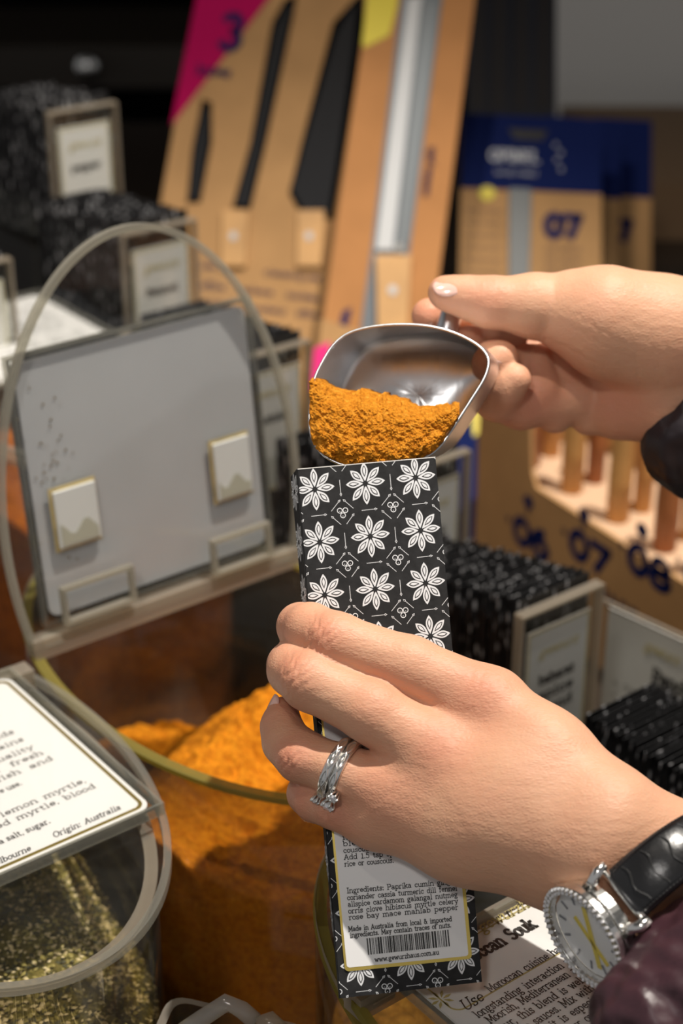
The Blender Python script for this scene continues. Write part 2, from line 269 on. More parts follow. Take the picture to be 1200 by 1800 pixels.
# ------------------------------------------------------------------ slab-serif lettering drawn as strokes
def _arc(cx, cy, rx, ry, a0, a1, n=9): return [(cx + rx * math.cos(math.radians(a0 + (a1 - a0) * i / n)), cy + ry * math.sin(math.radians(a0 + (a1 - a0) * i / n))) for i in range(n + 1)]
def _s(x, y, w=.9): return [(x - w, y), (x + w, y)]
O_ = _arc(2.6, 3, 2.1, 2.8, 0, 360, 16)
G = {
 'a': (5.6, [_arc(2.4, 4.2, 1.7, 1.6, 150, 0) + [(4.1, .6), (4.9, .2)], _arc(2.2, 1.7, 1.6, 1.6, 0, 360, 12), [(3.8, 3.2), (2.4, 3.3)]]),
 'b': (5.8, [[(1, 9), (1, .2)], _s(.6, 9, .6), _arc(2.9, 3, 2, 2.8, 180, -180, 16)]),
 'c': (5.2, [_arc(2.8, 3, 2.1, 2.8, 50, 320, 14), [(4.2, 4.2), (4.2, 5.4)]]),
 'd': (5.9, [[(4.7, 9), (4.7, .1), (5.5, .1)], _s(4.4, 9, .6), _arc(2.7, 3, 2, 2.8, 0, 360, 16)]),
 'e': (5.2, [[(.8, 3.2), (4.6, 3.2)] + _arc(2.7, 3.2, 1.9, 2.6, 0, 320, 14)]),
 'f': (3.8, [_arc(2.7, 7.6, 1.1, 1.4, 30, 180, 7) + [(1.6, .1)], _s(1.6, .1), [(.4, 5.8), (3.2, 5.8)]]),
 'g': (5.6, [_arc(2.4, 4, 1.6, 1.8, 0, 360, 12), [(3.8, 5.4), (5, 5.9)], _arc(2.6, -1.4, 2, 1.4, 0, 360, 12), [(1.2, 2.4), (1.2, .6), (3.6, 0)]]),
 'h': (6.2, [[(1.2, 9), (1.2, .1)], _s(.8, 9, .6), _s(1.2, .1), _arc(3.1, 3.9, 1.8, 2, 170, 0, 8) + [(4.9, .1)], _s(4.9, .1)]),
 'i': (3.2, [[(.7, 5.8), (1.6, 5.8), (1.6, .1)], _s(1.6, .1), _arc(1.6, 8.2, .35, .35, 0, 360, 6)]),
 'j': (3.2, [[(.7, 5.8), (1.9, 5.8), (1.9, -1.5), (.6, -2.6)], _arc(1.8, 8.2, .35, .35, 0, 360, 6)]),
 'k': (5.8, [[(1.2, 9), (1.2, .1)], _s(.8, 9, .6), _s(1.2, .1), [(4.6, 5.8), (1.3, 2.6)], [(2.4, 3.6), (4.8, .1)], _s(4.9, .1, .7), _s(4.5, 5.8, .7)]),
 'l': (3.2, [[(.7, 9), (1.6, 9), (1.6, .1)], _s(1.6, .1)]),
 'm': (9, [[(.4, 5.8), (1.2, 5.8), (1.2, .1)], _s(1.2, .1, .8), _arc(2.8, 4, 1.6, 1.9, 170, 0, 8) + [(4.4, .1)], _s(4.4, .1, .7), _arc(6, 4, 1.6, 1.9, 170, 0, 8) + [(7.6, .1)], _s(7.6, .1, .8)]),
 'n': (6.2, [[(.4, 5.8), (1.2, 5.8), (1.2, .1)], _s(1.2, .1, .8), _arc(3.1, 3.9, 1.8, 2, 170, 0, 8) + [(4.9, .1)], _s(4.9, .1, .8)]),
 'o': (5.2, [O_]),
 'p': (5.9, [[(.4, 5.8), (1.2, 5.8), (1.2, -2.8)], _s(1.2, -2.8), _arc(3.1, 3, 2, 2.8, 180, -180, 16)]),
 'q': (5.9, [[(4.8, 5.8), (4.8, -2.8)], _s(4.8, -2.8), _arc(2.8, 3, 2, 2.8, 0, 360, 16)]),
 'r': (4.6, [[(.4, 5.8), (1.3, 5.8), (1.3, .1)], _s(1.3, .1), _arc(3, 3.9, 1.6, 2, 170, 50, 6)]),
 's': (4.6, [_arc(2.2, 4.5, 1.3, 1.3, 40, 270, 9) + _arc(2.2, 1.6, 1.5, 1.5, 90, -140, 9), [(3.6, 4.6), (3.6, 5.8)], [(.8, .2), (.8, 1.4)]]),
 't': (4, [[(1.6, 7.8), (1.6, 1.2)] + _arc(2.5, 1.1, .9, 1, 180, 330, 5), [(.4, 5.8), (3.2, 5.8)]]),
 'u': (6.1, [[(.4, 5.8), (1.2, 5.8), (1.2, 2)] + _arc(3, 2, 1.8, 1.9, 180, 350, 8) + [(4.8, 5.8)], [(4, 5.8), (4.8, 5.8), (4.8, .1), (5.6, .1)]]),
 'v': (5.4, [[(.9, 5.8), (2.7, .1)], [(2.7, .1), (4.5, 5.8)], _s(.9, 5.8, .8), _s(4.5, 5.8, .8)]),
 'w': (7.6, [[(.9, 5.8), (2.3, .1)], [(2.3, .1), (3.8, 5.2)], [(3.8, 5.2), (5.3, .1)], [(5.3, .1), (6.7, 5.8)], _s(.9, 5.8, .8), _s(6.7, 5.8, .8)]),
 'x': (5.4, [[(.9, 5.8), (4.5, .1)], [(4.5, 5.8), (.9, .1)], _s(.9, 5.8, .7), _s(4.5, 5.8, .7), _s(.9, .1, .7), _s(4.5, .1, .7)]),
 'y': (5.4, [[(.9, 5.8), (2.8, .3)], [(4.6, 5.8), (2.2, -2.2), (.9, -2.6)], _s(.9, 5.8, .8), _s(4.6, 5.8, .8)]),
 'z': (4.8, [[(.7, 4.8), (.7, 5.8), (4.1, 5.8)], [(4.1, 5.8), (.7, .1)], [(.7, .1), (4.1, .1), (4.1, 1.2)]]),
 'A': (7.4, [[(.9, .1), (3.6, 9)], [(3.6, 9), (6.3, .1)], [(1.9, 3), (5.3, 3)], _s(1, .1), _s(6.3, .1)]),
 'I': (3.6, [[(1.8, .1), (1.8, 9)], _s(1.8, .1, 1.2), _s(1.8, 9, 1.2)]),
 'M': (8.6, [[(1.3, .1), (1.3, 9)], [(1.3, 9), (4.2, 2)], [(4.2, 2), (7.2, 9)], [(7.2, 9), (7.2, .1)], _s(1.2, .1), _s(7.3, .1), _s(1, 9, .7), _s(7.5, 9, .7)]),
 'O': (7.2, [_arc(3.6, 4.5, 3, 4.4, 0, 360, 18)]),
 'P': (6.6, [[(1.4, .1), (1.4, 9), (3.8, 9)] + _arc(3.8, 6.7, 2, 2.3, 90, -90, 9) + [(1.4, 4.4)], _s(1.4, .1, 1.1), _s(1, 9, .6)]),
 'S': (6, [_arc(3, 6.7, 2.1, 2.2, 30, 270, 9) + _arc(3, 2.3, 2.2, 2.2, 90, -150, 9)]),
 'U': (7, [[(1.2, 9), (1.2, 3)] + _arc(3.5, 3, 2.3, 2.9, 180, 360, 9) + [(5.8, 9)], _s(1.2, 9), _s(5.8, 9)]),
 'N': (7, [[(1.2, .1), (1.2, 9)], [(1.2, 9), (5.8, .1)], [(5.8, .1), (5.8, 9)], _s(1.2, .1), _s(5.8, 9)]),
 'E': (6, [[(5, 9), (1.2, 9), (1.2, .1), (5.2, .1)], [(1.2, 4.6), (4.2, 4.6)]]),
 'L': (5.6, [[(1.2, 9), (1.2, .1), (5, .1)], _s(1.2, 9)]),
 'D': (6.8, [[(1.2, .1), (1.2, 9), (3, 9)] + _arc(3, 4.5, 2.8, 4.4, 90, -90, 10) + [(1.2, .1)]]),
 'F': (5.8, [[(5, 9), (1.2, 9), (1.2, .1)], [(1.2, 4.6), (4.2, 4.6)]]),
 'R': (6.6, [[(1.4, .1), (1.4, 9), (3.8, 9)] + _arc(3.8, 6.7, 2, 2.3, 90, -90, 9) + [(1.4, 4.4)], [(3.6, 4.4), (5.8, .1)]]),
 'C': (6.4, [_arc(3.5, 4.5, 2.8, 4.4, 45, 315, 14)]),
 'G': (6.8, [_arc(3.5, 4.5, 2.8, 4.4, 45, 340, 14) + [(6.1, 4.2), (4, 4.2)]]),
 'T': (6.4, [[(3.2, .1), (3.2, 9)], [(.5, 8), (.5, 9), (5.9, 9), (5.9, 8)], _s(3.2, .1)]),
 'V': (6.4, [[(.8, 9), (3.2, .1), (5.6, 9)]]),
 'K': (6.6, [[(1.2, 9), (1.2, .1)], [(5.6, 9), (1.2, 4)], [(2.8, 5.4), (5.8, .1)]]),
 '0': (5.6, [_arc(2.8, 4.5, 2.1, 4.4, 0, 360, 18)]), '1': (4.6, [[(1, 7.6), (2.4, 9), (2.4, .1)], _s(2.4, .1, 1.3)]),
 '3': (5.4, [_arc(2.5, 6.8, 1.9, 2.1, 150, -90, 10) + _arc(2.5, 2.4, 2.1, 2.3, 90, -150, 10)]),
 '5': (5.4, [[(4.4, 9), (1.3, 9), (1, 5)] + _arc(2.5, 3, 2.1, 2.9, 110, -150, 12)]),
 '6': (5.6, [_arc(2.8, 2.9, 2, 2.8, 0, 360, 14), _arc(3.6, 4, 2.9, 5, 95, 190, 8)]),
 '7': (5.4, [[(.6, 8.6), (5, 8.6)], [(4.8, 8.6), (2.2, .1)]]),
 '8': (5.6, [_arc(2.8, 6.8, 1.7, 2.1, 0, 360, 14), _arc(2.8, 2.4, 2.1, 2.4, 0, 360, 14)]),
 '.': (2.4, [_arc(1.1, .5, .4, .4, 0, 360, 6)]), ',': (2.4, [[(1.2, .8), (1.2, .1), (.7, -1.3)]]), ':': (2.6, [_arc(1.2, .5, .4, .4, 0, 360, 6), _arc(1.2, 5, .4, .4, 0, 360, 6)]),
 '&': (7.2, [[(6.4, .1), (1.6, 7)] + _arc(2.9, 7.4, 1.3, 1.5, 180, 0, 8) + [(1.2, 3.4)] + _arc(2.8, 2.1, 1.9, 2.1, 150, 320, 9) + [(6, 4.6)]]),
 ' ': (3.2, []),
}
def stroke_text(mb, text, o, xd, yd, cap, wd=None, width=None, mi=0, slant=0):
    """o origin on baseline, xd/yd unit directions, cap height in m, width total run (justified) in m"""
    k = cap / 9.0; wd = (wd or 1.15) * k; n = xd.cross(yd)
    nat = sum(G.get(c, G['n'])[0] for c in text) * k
    sp = text.count(' '); extra = 0; kx = k
    if width:
        kx = k * min(width / (nat + sp * 1.5 * k), 1.7); extra = (width - nat * kx / k) / sp if sp else 0
        if not sp: kx = k * width / nat
    x = 0
    for c in text:
        gw, strokes = G.get(c, G['n'])
        for st in strokes:
            pts = [o + xd * (x + (p[0] + slant * p[1]) * kx) + yd * (p[1] * k) for p in st]
            m = len(pts); L = []; R = []
            for i in range(m):
                t = (pts[min(i + 1, m - 1)] - pts[max(i - 1, 0)])
                if t.length < 1e-9: t = xd.copy()
                t.normalize(); s = n.cross(t) * (wd / 2); e = t * (wd * .35 if i == m - 1 else (-wd * .35 if i == 0 else 0))
                L.append(pts[i] + s + e); R.append(pts[i] - s + e)
            mb.add(L + R, [(i, m + i, m + i + 1, i + 1) for i in range(m - 1)], mi)
        x += gw * kx + (extra if c == ' ' else 0)
    return x
# ------------------------------------------------------------------ signed-distance bodies -> one continuous mesh
def px2c(p, base):                 # (px, py, dz_mm, r_mm) -> camera-space mm (right, up, toward viewer)
    D = base - p[2]
    return np.array([(p[0] - 600) / FPX * D, -(p[1] - 900) / FPX * D, -D])
def cap_sdf(X, a, b, ra, rb):
    ba = b - a; L = max(float(ba @ ba), 1e-9)
    d = X - a; t = np.clip((d @ ba) / L, 0, 1)
    return np.linalg.norm(d - t[:, None] * ba, axis=1) - (ra + (rb - ra) * t)
def smin(a, b, k):
    h = np.clip(.5 + .5 * (b - a) / k, 0, 1); return b * (1 - h) + a * h - k * h * (1 - h)
class Vol:
    def __init__(s, lo, hi, h):
        s.lo = np.array(lo, float); s.h = h; s.n = np.ceil((np.array(hi) - s.lo) / h).astype(int) + 1
        s.v = np.full(tuple(s.n), 30.0, np.float32)
    def region(s, lo, hi):
        a = np.clip(np.floor((lo - s.lo) / s.h).astype(int), 0, s.n - 1); b = np.clip(np.ceil((hi - s.lo) / s.h).astype(int) + 1, 1, s.n)
        g = np.meshgrid(*[s.lo[i] + s.h * np.arange(a[i], b[i]) for i in range(3)], indexing='ij')
        return (slice(a[0], b[0]), slice(a[1], b[1]), slice(a[2], b[2])), np.stack([q.ravel() for q in g], 1)
    def caps(s, segs, k, pad=9):       # returns temp volume of smooth-united capsules
        out = np.full(tuple(s.n), 30.0, np.float32)
        for a, b, ra, rb in segs:
            R = max(ra, rb) + pad
            sl, X = s.region(np.minimum(a, b) - R, np.maximum(a, b) + R)
            d = cap_sdf(X, a, b, ra, rb).reshape(out[sl].shape)
            out[sl] = smin(out[sl], d, k)
        return out
def surface_nets(v, lo, h):
    ins = v < 0; n = v.shape
    c = np.zeros(tuple(i - 1 for i in n), np.int8)
    offs = [(i, j, k) for i in (0, 1) for j in (0, 1) for k in (0, 1)]
    for o in offs: c += ins[o[0]:n[0] - 1 + o[0], o[1]:n[1] - 1 + o[1], o[2]:n[2] - 1 + o[2]]
    act = (c > 0) & (c < 8); I = np.argwhere(act); idx = -np.ones(c.shape, np.int64); idx[act] = np.arange(len(I))
    val = {o: v[I[:, 0] + o[0], I[:, 1] + o[1], I[:, 2] + o[2]] for o in offs}
    S = np.zeros((len(I), 3)); C = np.zeros(len(I))
    for o in offs:
        for ax in range(3):
            if o[ax]: continue
            q = list(o); q[ax] = 1; q = tuple(q); a = val[o]; b = val[q]; m = (a < 0) != (b < 0)
            t = np.where(m, a / np.where(m, a - b, 1), 0)
            p = np.tile(np.array(o, float), (len(I), 1)); p[:, ax] += t
            S[m] += p[m]; C[m] += 1
    V = (I + S / C[:, None]) * h + lo
    F = []
    for ax in range(3):
        u, w_ = (ax + 1) % 3, (ax + 2) % 3
        sl0 = [slice(1, -1)] * 3; sl0[ax] = slice(0, n[ax] - 1); sl1 = list(sl0); sl1[ax] = slice(1, n[ax])
        A = ins[tuple(sl0)]; B = ins[tuple(sl1)]; E = np.argwhere(A != B)
        flip = A[tuple(E.T)]
        E = E.copy(); E[:, u] += 1; E[:, w_] += 1
        def cell(du, dw):
            q = E.copy(); q[:, u] -= du; q[:, w_] -= dw; return idx[q[:, 0], q[:, 1], q[:, 2]]
        Q = np.stack([cell(0, 0), cell(1, 0), cell(1, 1), cell(0, 1)], 1)
        Q[~flip] = Q[~flip][:, ::-1]; F.append(Q)
    F = np.concatenate(F); F = F[(F >= 0).all(1)]
    return V, F
def vnormals(V, F):
    N = np.zeros_like(V); fn = np.cross(V[F[:, 2]] - V[F[:, 0]], V[F[:, 3]] - V[F[:, 1]])
    for i in range(4): np.add.at(N, F[:, i], fn)
    return N / (np.linalg.norm(N, axis=1, keepdims=True) + 1e-9)
def smooth(V, F, it=2, f=.5):
    e = np.concatenate([F[:, [i, (i + 1) % 4]] for i in range(4)]); e = np.concatenate([e, e[:, ::-1]])
    cnt = np.bincount(e[:, 0], minlength=len(V))[:, None]
    for _ in range(it):
        s = np.stack([np.bincount(e[:, 0], weights=V[e[:, 1], i], minlength=len(V)) for i in range(3)], 1)
        V = V + f * (s / np.maximum(cnt, 1) - V)
    return V
def mesh_np(name, Vw, F, mats, parent=None, smooth_=True, attr=None):
    me = bpy.data.meshes.new(name); me.vertices.add(len(Vw)); me.vertices.foreach_set('co', np.asarray(Vw, np.float32).ravel())
    k = F.shape[1]; me.loops.add(len(F) * k); me.loops.foreach_set('vertex_index', F.astype(np.int32).ravel())
    me.polygons.add(len(F)); me.polygons.foreach_set('loop_start', np.arange(0, len(F) * k, k, dtype=np.int32))
    me.polygons.foreach_set('use_smooth', np.full(len(F), smooth_)); me.update(calc_edges=True); me.validate()
    for m in (mats if isinstance(mats, (list, tuple)) else [mats]): me.materials.append(m)
    if attr:
        for k_, a in attr.items():
            at = me.attributes.new(k_, 'FLOAT', 'POINT'); at.data.foreach_set('value', np.asarray(a, np.float32))
    o = bpy.data.objects.new(name, me); COL.objects.link(o)
    if parent is not None: o.parent = parent; o.matrix_parent_inverse = Matrix.Identity(4); o.matrix_basis = inv_loc(parent)
    return o
def sdf_union(vol, groups, palm, kf):
    """palm volume smooth-united with every finger on its own, so that fingers stay apart"""
    res = palm.copy()
    for g in groups: res = smin(res, smin(palm, g, kf), 1.3)
    return res
def chain(pts, base):
    q = [(px2c(p, base), p[3]) for p in pts]; return [(q[i][0], q[i + 1][0], q[i][1], q[i + 1][1]) for i in range(len(q) - 1)]

def build_hand(name, base, fingers, palm_segs, parent, h=.8, kp=9, kf=6, ks=3.0, wrinkles=(), blush=(), sm=2, smooth_fold=()):
    F_ = [chain(f, base) for f in fingers]; Pm = [s for c in palm_segs for s in chain(c, base)]
    allp = np.array([q for c in F_ + [Pm] for s in c for q in (s[0], s[1])]); rm = 30
    lo = allp.min(0) - rm; hi = allp.max(0) + rm
    vol = Vol(lo, hi, h); palm = vol.caps(Pm, kp, 14); gs = [vol.caps(c, ks) for c in F_]
    v = sdf_union(vol, gs, palm, kf)
    V, F = surface_nets(v, vol.lo, h)
    V = smooth(V, F, sm); N = vnormals(V, F)
    disp = np.zeros(len(V)); 
    for (px, py, dz, (dx, dy), along, across, amp, offs) in wrinkles:
        c = px2c((px, py, dz), base); d = np.array([dx, -dy, 0.]); d /= np.linalg.norm(d); r = V - c
        s = r @ d; t = r @ np.array([-d[1], d[0], 0]); zf = N[:, 2] > .05
        env = np.exp(-(t / across) ** 2) * np.exp(-(s / along) ** 2) * zf
        for i, o in enumerate(offs):
            cur = s - o - .10 * (t ** 2) / across * (1 if o > 0 else -1) - .35 * np.sin(t * 1.1 + i * 2)
            disp -= amp * env * np.exp(-(cur / .38) ** 2)
        disp += amp * .8 * np.exp(-(t / (across * 1.1)) ** 2) * np.exp(-(s / (along * 1.3)) ** 2) * zf
    V = V + N * disp[:, None]
    bl = np.zeros(len(V))
    for (px, py, dz, r, a) in blush:
        c = px2c((px, py, dz), base); bl = np.maximum(bl, a * np.exp(-(((V - c) ** 2).sum(1)) / r ** 2))
    W = np.stack([V[:, 0], V[:, 1], -V[:, 2]], 1) / 1000
    return mesh_np(name, cam2world(W), F, M['skin'], parent, attr={'blush': bl})
def nail(px, py, dz, base, dirpx, normal, L, Wd, parent, curve=.2):
    """curved plate; dirpx screen direction to the tip, normal in camera axes (right, up, toward)"""
    c = px2c((px, py, dz), base); n = np.array(normal, float); n /= np.linalg.norm(n)
    d = np.array([dirpx[0], -dirpx[1], 0.]) if len(dirpx) == 2 else np.array([dirpx[0], -dirpx[1], dirpx[2]]); d -= n * (d @ n); d /= np.linalg.norm(d); s = np.cross(n, d)
    V = []; F = []; nu, nv = 12, 12
    for lay in (0, 1):
        for i in range(nu + 1):
            for j in range(nv + 1):
                a = i / nu * 2 - 1; b = j / nv * 2 - 1
                sx = a * math.sqrt(1 - b * b * .45); sy = b * math.sqrt(1 - a * a * .45)      # rounded square
                p = c + d * (sx * L / 2) + s * (sy * Wd / 2) - n * (curve * Wd * sy * sy + .10 * L * sx * sx * .5) - n * (.45 * lay)
                V.append(p)
    k = (nu + 1) * (nv + 1)
    for i in range(nu):
        for j in range(nv):
            a = i * (nv + 1) + j; F.append((a, a + nv + 1, a + nv + 2, a + 1)); F.append((a + k, a + k + 1, a + k + nv + 2, a + k + nv + 1))
    bd = [i for i in range(nv + 1)] + [i * (nv + 1) + nv for i in range(1, nu + 1)] + [nu * (nv + 1) + j for j in range(nv - 1, -1, -1)] + [i * (nv + 1) for i in range(nu - 1, 0, -1)]
    for i in range(len(bd)):
        a, b = bd[i], bd[(i + 1) % len(bd)]; F.append((a, b, b + k, a + k))
    V = np.array(V); W = np.stack([V[:, 0], V[:, 1], -V[:, 2]], 1) / 1000
    return mesh_np('fingernail', cam2world(W), np.array(F), M['nail'], parent)
# ------------------------------------------------------------------ room shell
def slab(name, x0, x1, y0, y1, z0, z1, m):
    return MB().box((x0, y0, z0), (x1 - x0, 0, 0), (0, y1 - y0, 0), (0, 0, z1 - z0)).build(name, m)
struct(slab('floor', -3, 3, -2.5, 4.0, -.92, -.90, mat('floor_boards', (.06, .05, .04), .5)))
struct(slab('wall_back', -3, 3, 3.4, 3.5, -.9, 2.6, M['wall_black']))
wg = slab('wall_partition', .262, 2.6, 2.4, 2.46, -.9, 2.6, M['wall_grey']); struct(wg)
struct(slab('ceiling', -3, 3, -2.5, 4.0, 2.6, 2.65, mat('ceiling_paint', (.3, .3, .3), .9)))
ct = slab('display_counter', -1.3, 1.4, .15, 2.38, -.9, 0, M['counter']); tag(recenter(ct), 'long dark counter carrying the spice bins and packet racks', 'counter')

TH = .6593
U = Vector((math.cos(TH), math.sin(TH), 0)); N_ = Vector((math.sin(TH), -math.cos(TH), 0)); Z = Vector((0, 0, 1))
RIM = .2; A_ = .0781; B_ = .1275; K_ = .0486; HALF = .0722; LIDANG = 1.6905

def ell(c, z, a, b, n=96, t0=0, t1=2 * math.pi, closed=True):
    c = Vector(c); m = n if closed else n + 1
    return [Vector((c.x, c.y, z)) + U * (a * math.cos(t0 + (t1 - t0) * i / n)) + N_ * (b * math.sin(t0 + (t1 - t0) * i / n)) for i in range(m)]
def d_outline(a, b, k, n=80):
    """lid outline in (s, w): ellipse cut by the hinge line; w measured from the hinge"""
    t = math.asin(-k / b); pts = []
    for i in range(n + 1):
        q = t + (math.pi - 2 * t) * i / n; pts.append((a * math.cos(q), b * math.sin(q) + k))
    return pts
def inset(pts, d):
    n = len(pts); out = []
    for i in range(n):
        p0, p1, p2 = pts[i - 1], pts[i], pts[(i + 1) % n]
        t = Vector((p2[0] - p0[0], p2[1] - p0[1])); t.normalize(); out.append((p1[0] - t.y * d, p1[1] + t.x * d))
    return out
def bin_body(root, c, edge='edge_olive', sh=0.):
    t = .0032; A_ = globals()['A_'] - sh; B_ = globals()['B_'] - sh
    mb = MB(); mb.ring(ell(c, .004, A_, B_), ell(c, .004, A_ - t, B_ - t), (0, 0, RIM - .006), mi=0, top=1)
    mb.prism(ell(c, 0.001, A_, B_), (0, 0, .003))
    body = mb.build('bin_body', [M['acrylic_bin'], M[edge]], root)
    for p in body.data.polygons: p.use_smooth = True if len(p.vertices) == 4 and abs(p.normal.z) < .5 else False
    r = MB().ring(ell(c, RIM - .002, A_ + .0006, B_ + .0006), ell(c, RIM - .002, A_ - t - .0012, B_ - t - .0012), (0, 0, .002)).build('rim', M[edge], root)
    # fixed rear part of the top behind the hinge
    c = Vector(c); t0 = math.asin(-K_ / B_)
    arc = [Vector((c.x, c.y, RIM)) + U * (A_ * math.cos(q)) + N_ * (B_ * math.sin(q)) for q in [math.pi - t0 + (math.pi + 2 * t0) * i / 30 for i in range(31)]]
    MB().prism(arc, (0, 0, .003), mi=0, side=1).build('rear_top', [M['acrylic'], M['edge_cream']], root)
def lid_frame(c, ang):
    c = Vector((c[0], c[1], RIM + .0032)); m = c - N_ * K_
    d = N_ * math.cos(ang) + Z * math.sin(ang); nn = U.cross(d) * -1      # nn: outer face of the lid
    if ang < 1: nn = Z.copy()
    return m, d, nn
def make_lid(root, c, ang, edge='edge', cut=True):
    m, d, nn = lid_frame(c, ang); th = .003
    f = lambda s, w_, e=0.: m + U * s + d * w_ + nn * e
    pts = d_outline(A_, B_, K_)
    P3 = [f(s, w_) for s, w_ in pts]
    inn = inset(pts, .0026); inn2 = inset(pts, .0029)
    mb = MB(); mb.prism([f(s, w_) for s, w_ in inn], nn * th, mi=0)
    lid = mb.build('lid', M['acrylic_lid'], root)
    MB().ring([f(s, w_, -.0006) for s, w_ in pts], [f(s, w_, -.0006) for s, w_ in inn2], nn * (th + .0008)).build('lid_edge', M[edge], lid)
    hb = MB(); hb.box(f(-HALF, -.004, -.003), U * 2 * HALF, d * .009, nn * .009); hb.build('hinge_bar', M['edge_cream'], lid)
    hb = MB(); hb.tube([f(-HALF * .93, .001, .001), f(-HALF * .80, .001, .001)], .0042, 14); hb.tube([f(HALF * .80, .001, .001), f(HALF * .93, .001, .001)], .0042, 14); hb.build('hinge_pin', M['edge'], lid)
    return lid, f, nn
# ------------------------------------------------------------------ heaps of spice
def heap(name, c, zf, m, a=A_ - .0036, b=B_ - .0036, nr=150, nt_=360, amp=.0018, seed=1, bottom=.005, scale=260, frame=None):
    rho = np.linspace(0, 1, nr) ** .8; th = np.linspace(0, 2 * np.pi, nt_, endpoint=False)
    R, T = np.meshgrid(rho, th, indexing='ij'); s = a * R * np.cos(T); n = b * R * np.sin(T)
    z = zf(s, n)
    f1 = fbm(s * scale + 50, n * scale + 50, 5, seed); f2 = fbm(s * 60 + 9, n * 60 + 9, 4, seed + 7)
    z = z + (f1 - .5) * 2 * amp + (np.abs(f2 - .5) * -2 + .25) * amp * 3.0
    X = c[0] + s * U.x + n * N_.x; Y = c[1] + s * U.y + n * N_.y
    V = np.stack([X.ravel(), Y.ravel(), z.ravel()], 1)
    idx = np.arange(nr * nt_).reshape(nr, nt_); q = np.roll(idx, -1, 1)
    F = np.stack([idx[:-1].ravel(), idx[1:].ravel(), q[1:].ravel(), q[:-1].ravel()], 1)
    # skirt against the wall of the bin, then bottom
    last = idx[-1]; k = len(V); lv = 26; zz = z[-1]
    S = [np.stack([X[-1], Y[-1], zz * (1 - i / lv) + bottom * i / lv], 1) for i in range(1, lv + 1)]
    V = np.concatenate([V] + S); prev = last; 
    for i in range(lv):
        cur = k + i * nt_ + np.arange(nt_); F = np.concatenate([F, np.stack([prev, cur, np.roll(cur, -1), np.roll(prev, -1)], 1)]); prev = cur
    o = mesh_np(name, V, F, m); me = o.data
    return recenter(o)

# main bin ------------------------------------------------------------
MC = (-.049, .6477)
main = thing('spice_bin', 'large clear oval bin of orange spice with its lid raised on a hinge', 'spice bin', (MC[0], MC[1], 0))
bin_body(main, MC)
lid, LF, LN = make_lid(main, MC, LIDANG)
def sign_on(lid, root, LF, inward, w0, w1, back=True, sw=.059, card_m='card'):
    """card in a clear holder screwed to the lid; inward = -1 puts the card on the outer face"""
    h = MB(); t = .0012
    nn = (LF(0, 0, 1) - LF(0, 0, 0))
    h.prism([LF(-sw - .003, w0 - .003, .0035), LF(sw + .003, w0 - .003, .0035), LF(sw + .003, w1 + .003, .0035), LF(-sw - .003, w1 + .003, .0035)], nn * .0015)
    h.prism([LF(-sw - .003, w0 - .003, .0072), LF(sw + .003, w0 - .003, .0072), LF(sw + .003, w1 + .003, .0072), LF(-sw - .003, w1 + .003, .0072)], nn * .0012)
    ho = h.build('sign_holder', M['acrylic_lid'], lid)
    e = MB()
    o4 = [LF(-sw - .0034, w0 - .0034, .0034), LF(sw + .0034, w0 - .0034, .0034), LF(sw + .0034, w1 + .0034, .0034), LF(-sw - .0034, w1 + .0034, .0034)]
    i4 = [LF(-sw - .0022, w0 - .0022, .0034), LF(sw + .0022, w0 - .0022, .0034), LF(sw + .0022, w1 + .0022, .0034), LF(-sw - .0022, w1 + .0022, .0034)]
    e.ring(o4, i4, nn * .0052); e.build('holder_edge', M['edge_clear'], lid)
    pts = []
    r = .005
    for cx, cy, a0 in ((sw - r, w0 + r, -90), (sw - r, w1 - r, 0), (-sw + r, w1 - r, 90), (-sw + r, w0 + r, 180)):
        for i in range(7):
            a = math.radians(a0 + 15 * i); pts.append((cx + r * math.cos(a), cy + r * math.sin(a)))
    card = MB().prism([LF(s, w_, .0054) for s, w_ in pts], nn * .001).build('sign_card', M['card_back' if back else card_m], root)
    return card, pts, nn
card, _, nn = sign_on(lid, main, LF, 1, .010, .1275)
for s0, s1, w0, w1 in ((-.0508, -.030, .0415, .068), (.0325, .0522, .0395, .0675)):
    pm = MB(); pm.prism([LF(s0, w0, .0033), LF(s1, w0, .0033), LF(s1, w1, .0033), LF(s0, w1, .0033)], nn * -.0016 + nn * .0)
    pad = pm.build('adhesive_pad', M['pad'], card, bevel=.0004)
    gl = MB(); g = .0016
    gl.prism([LF(s0 - g, w0 - g, .0036), LF(s1 + g * .4, w0 - g, .0036), LF(s1 + g * .4, w1 + g, .0036), LF(s0 - g, w1 + g, .0036)], nn * -.0005)
    pts = [(s0 + .0012, w0 + .001)] + [(s0 + .0012 + (s1 - s0 - .0024) * i / 8, w0 + .0085 + .003 * math.sin(i * 1.1 + s0 * 90)) for i in range(9)] + [(s1 - .0012, w0 + .001)]
    gl.prism([LF(a, b, .0016) for a, b in pts], nn * -.00015, mi=1)
    gl.build('glue_stain', [M['glue'], mat('grey_damp_patch', (.45, .45, .36), .6)], card)
sp = MB()
for i in range(46):
    a = random.gauss(-.047, .007); b = random.gauss(.083, .012) if i % 3 else random.uniform(.03, .12); r = random.uniform(.0002, .0007)
    sp.prism([LF(a + r * math.cos(q), b + r * math.sin(q), .0050) for q in [k * math.pi / 3 for k in range(6)]], nn * -.0002)
sp.build('spice_specks', mat('brown_specks', (.28, .2, .1), .8), card)
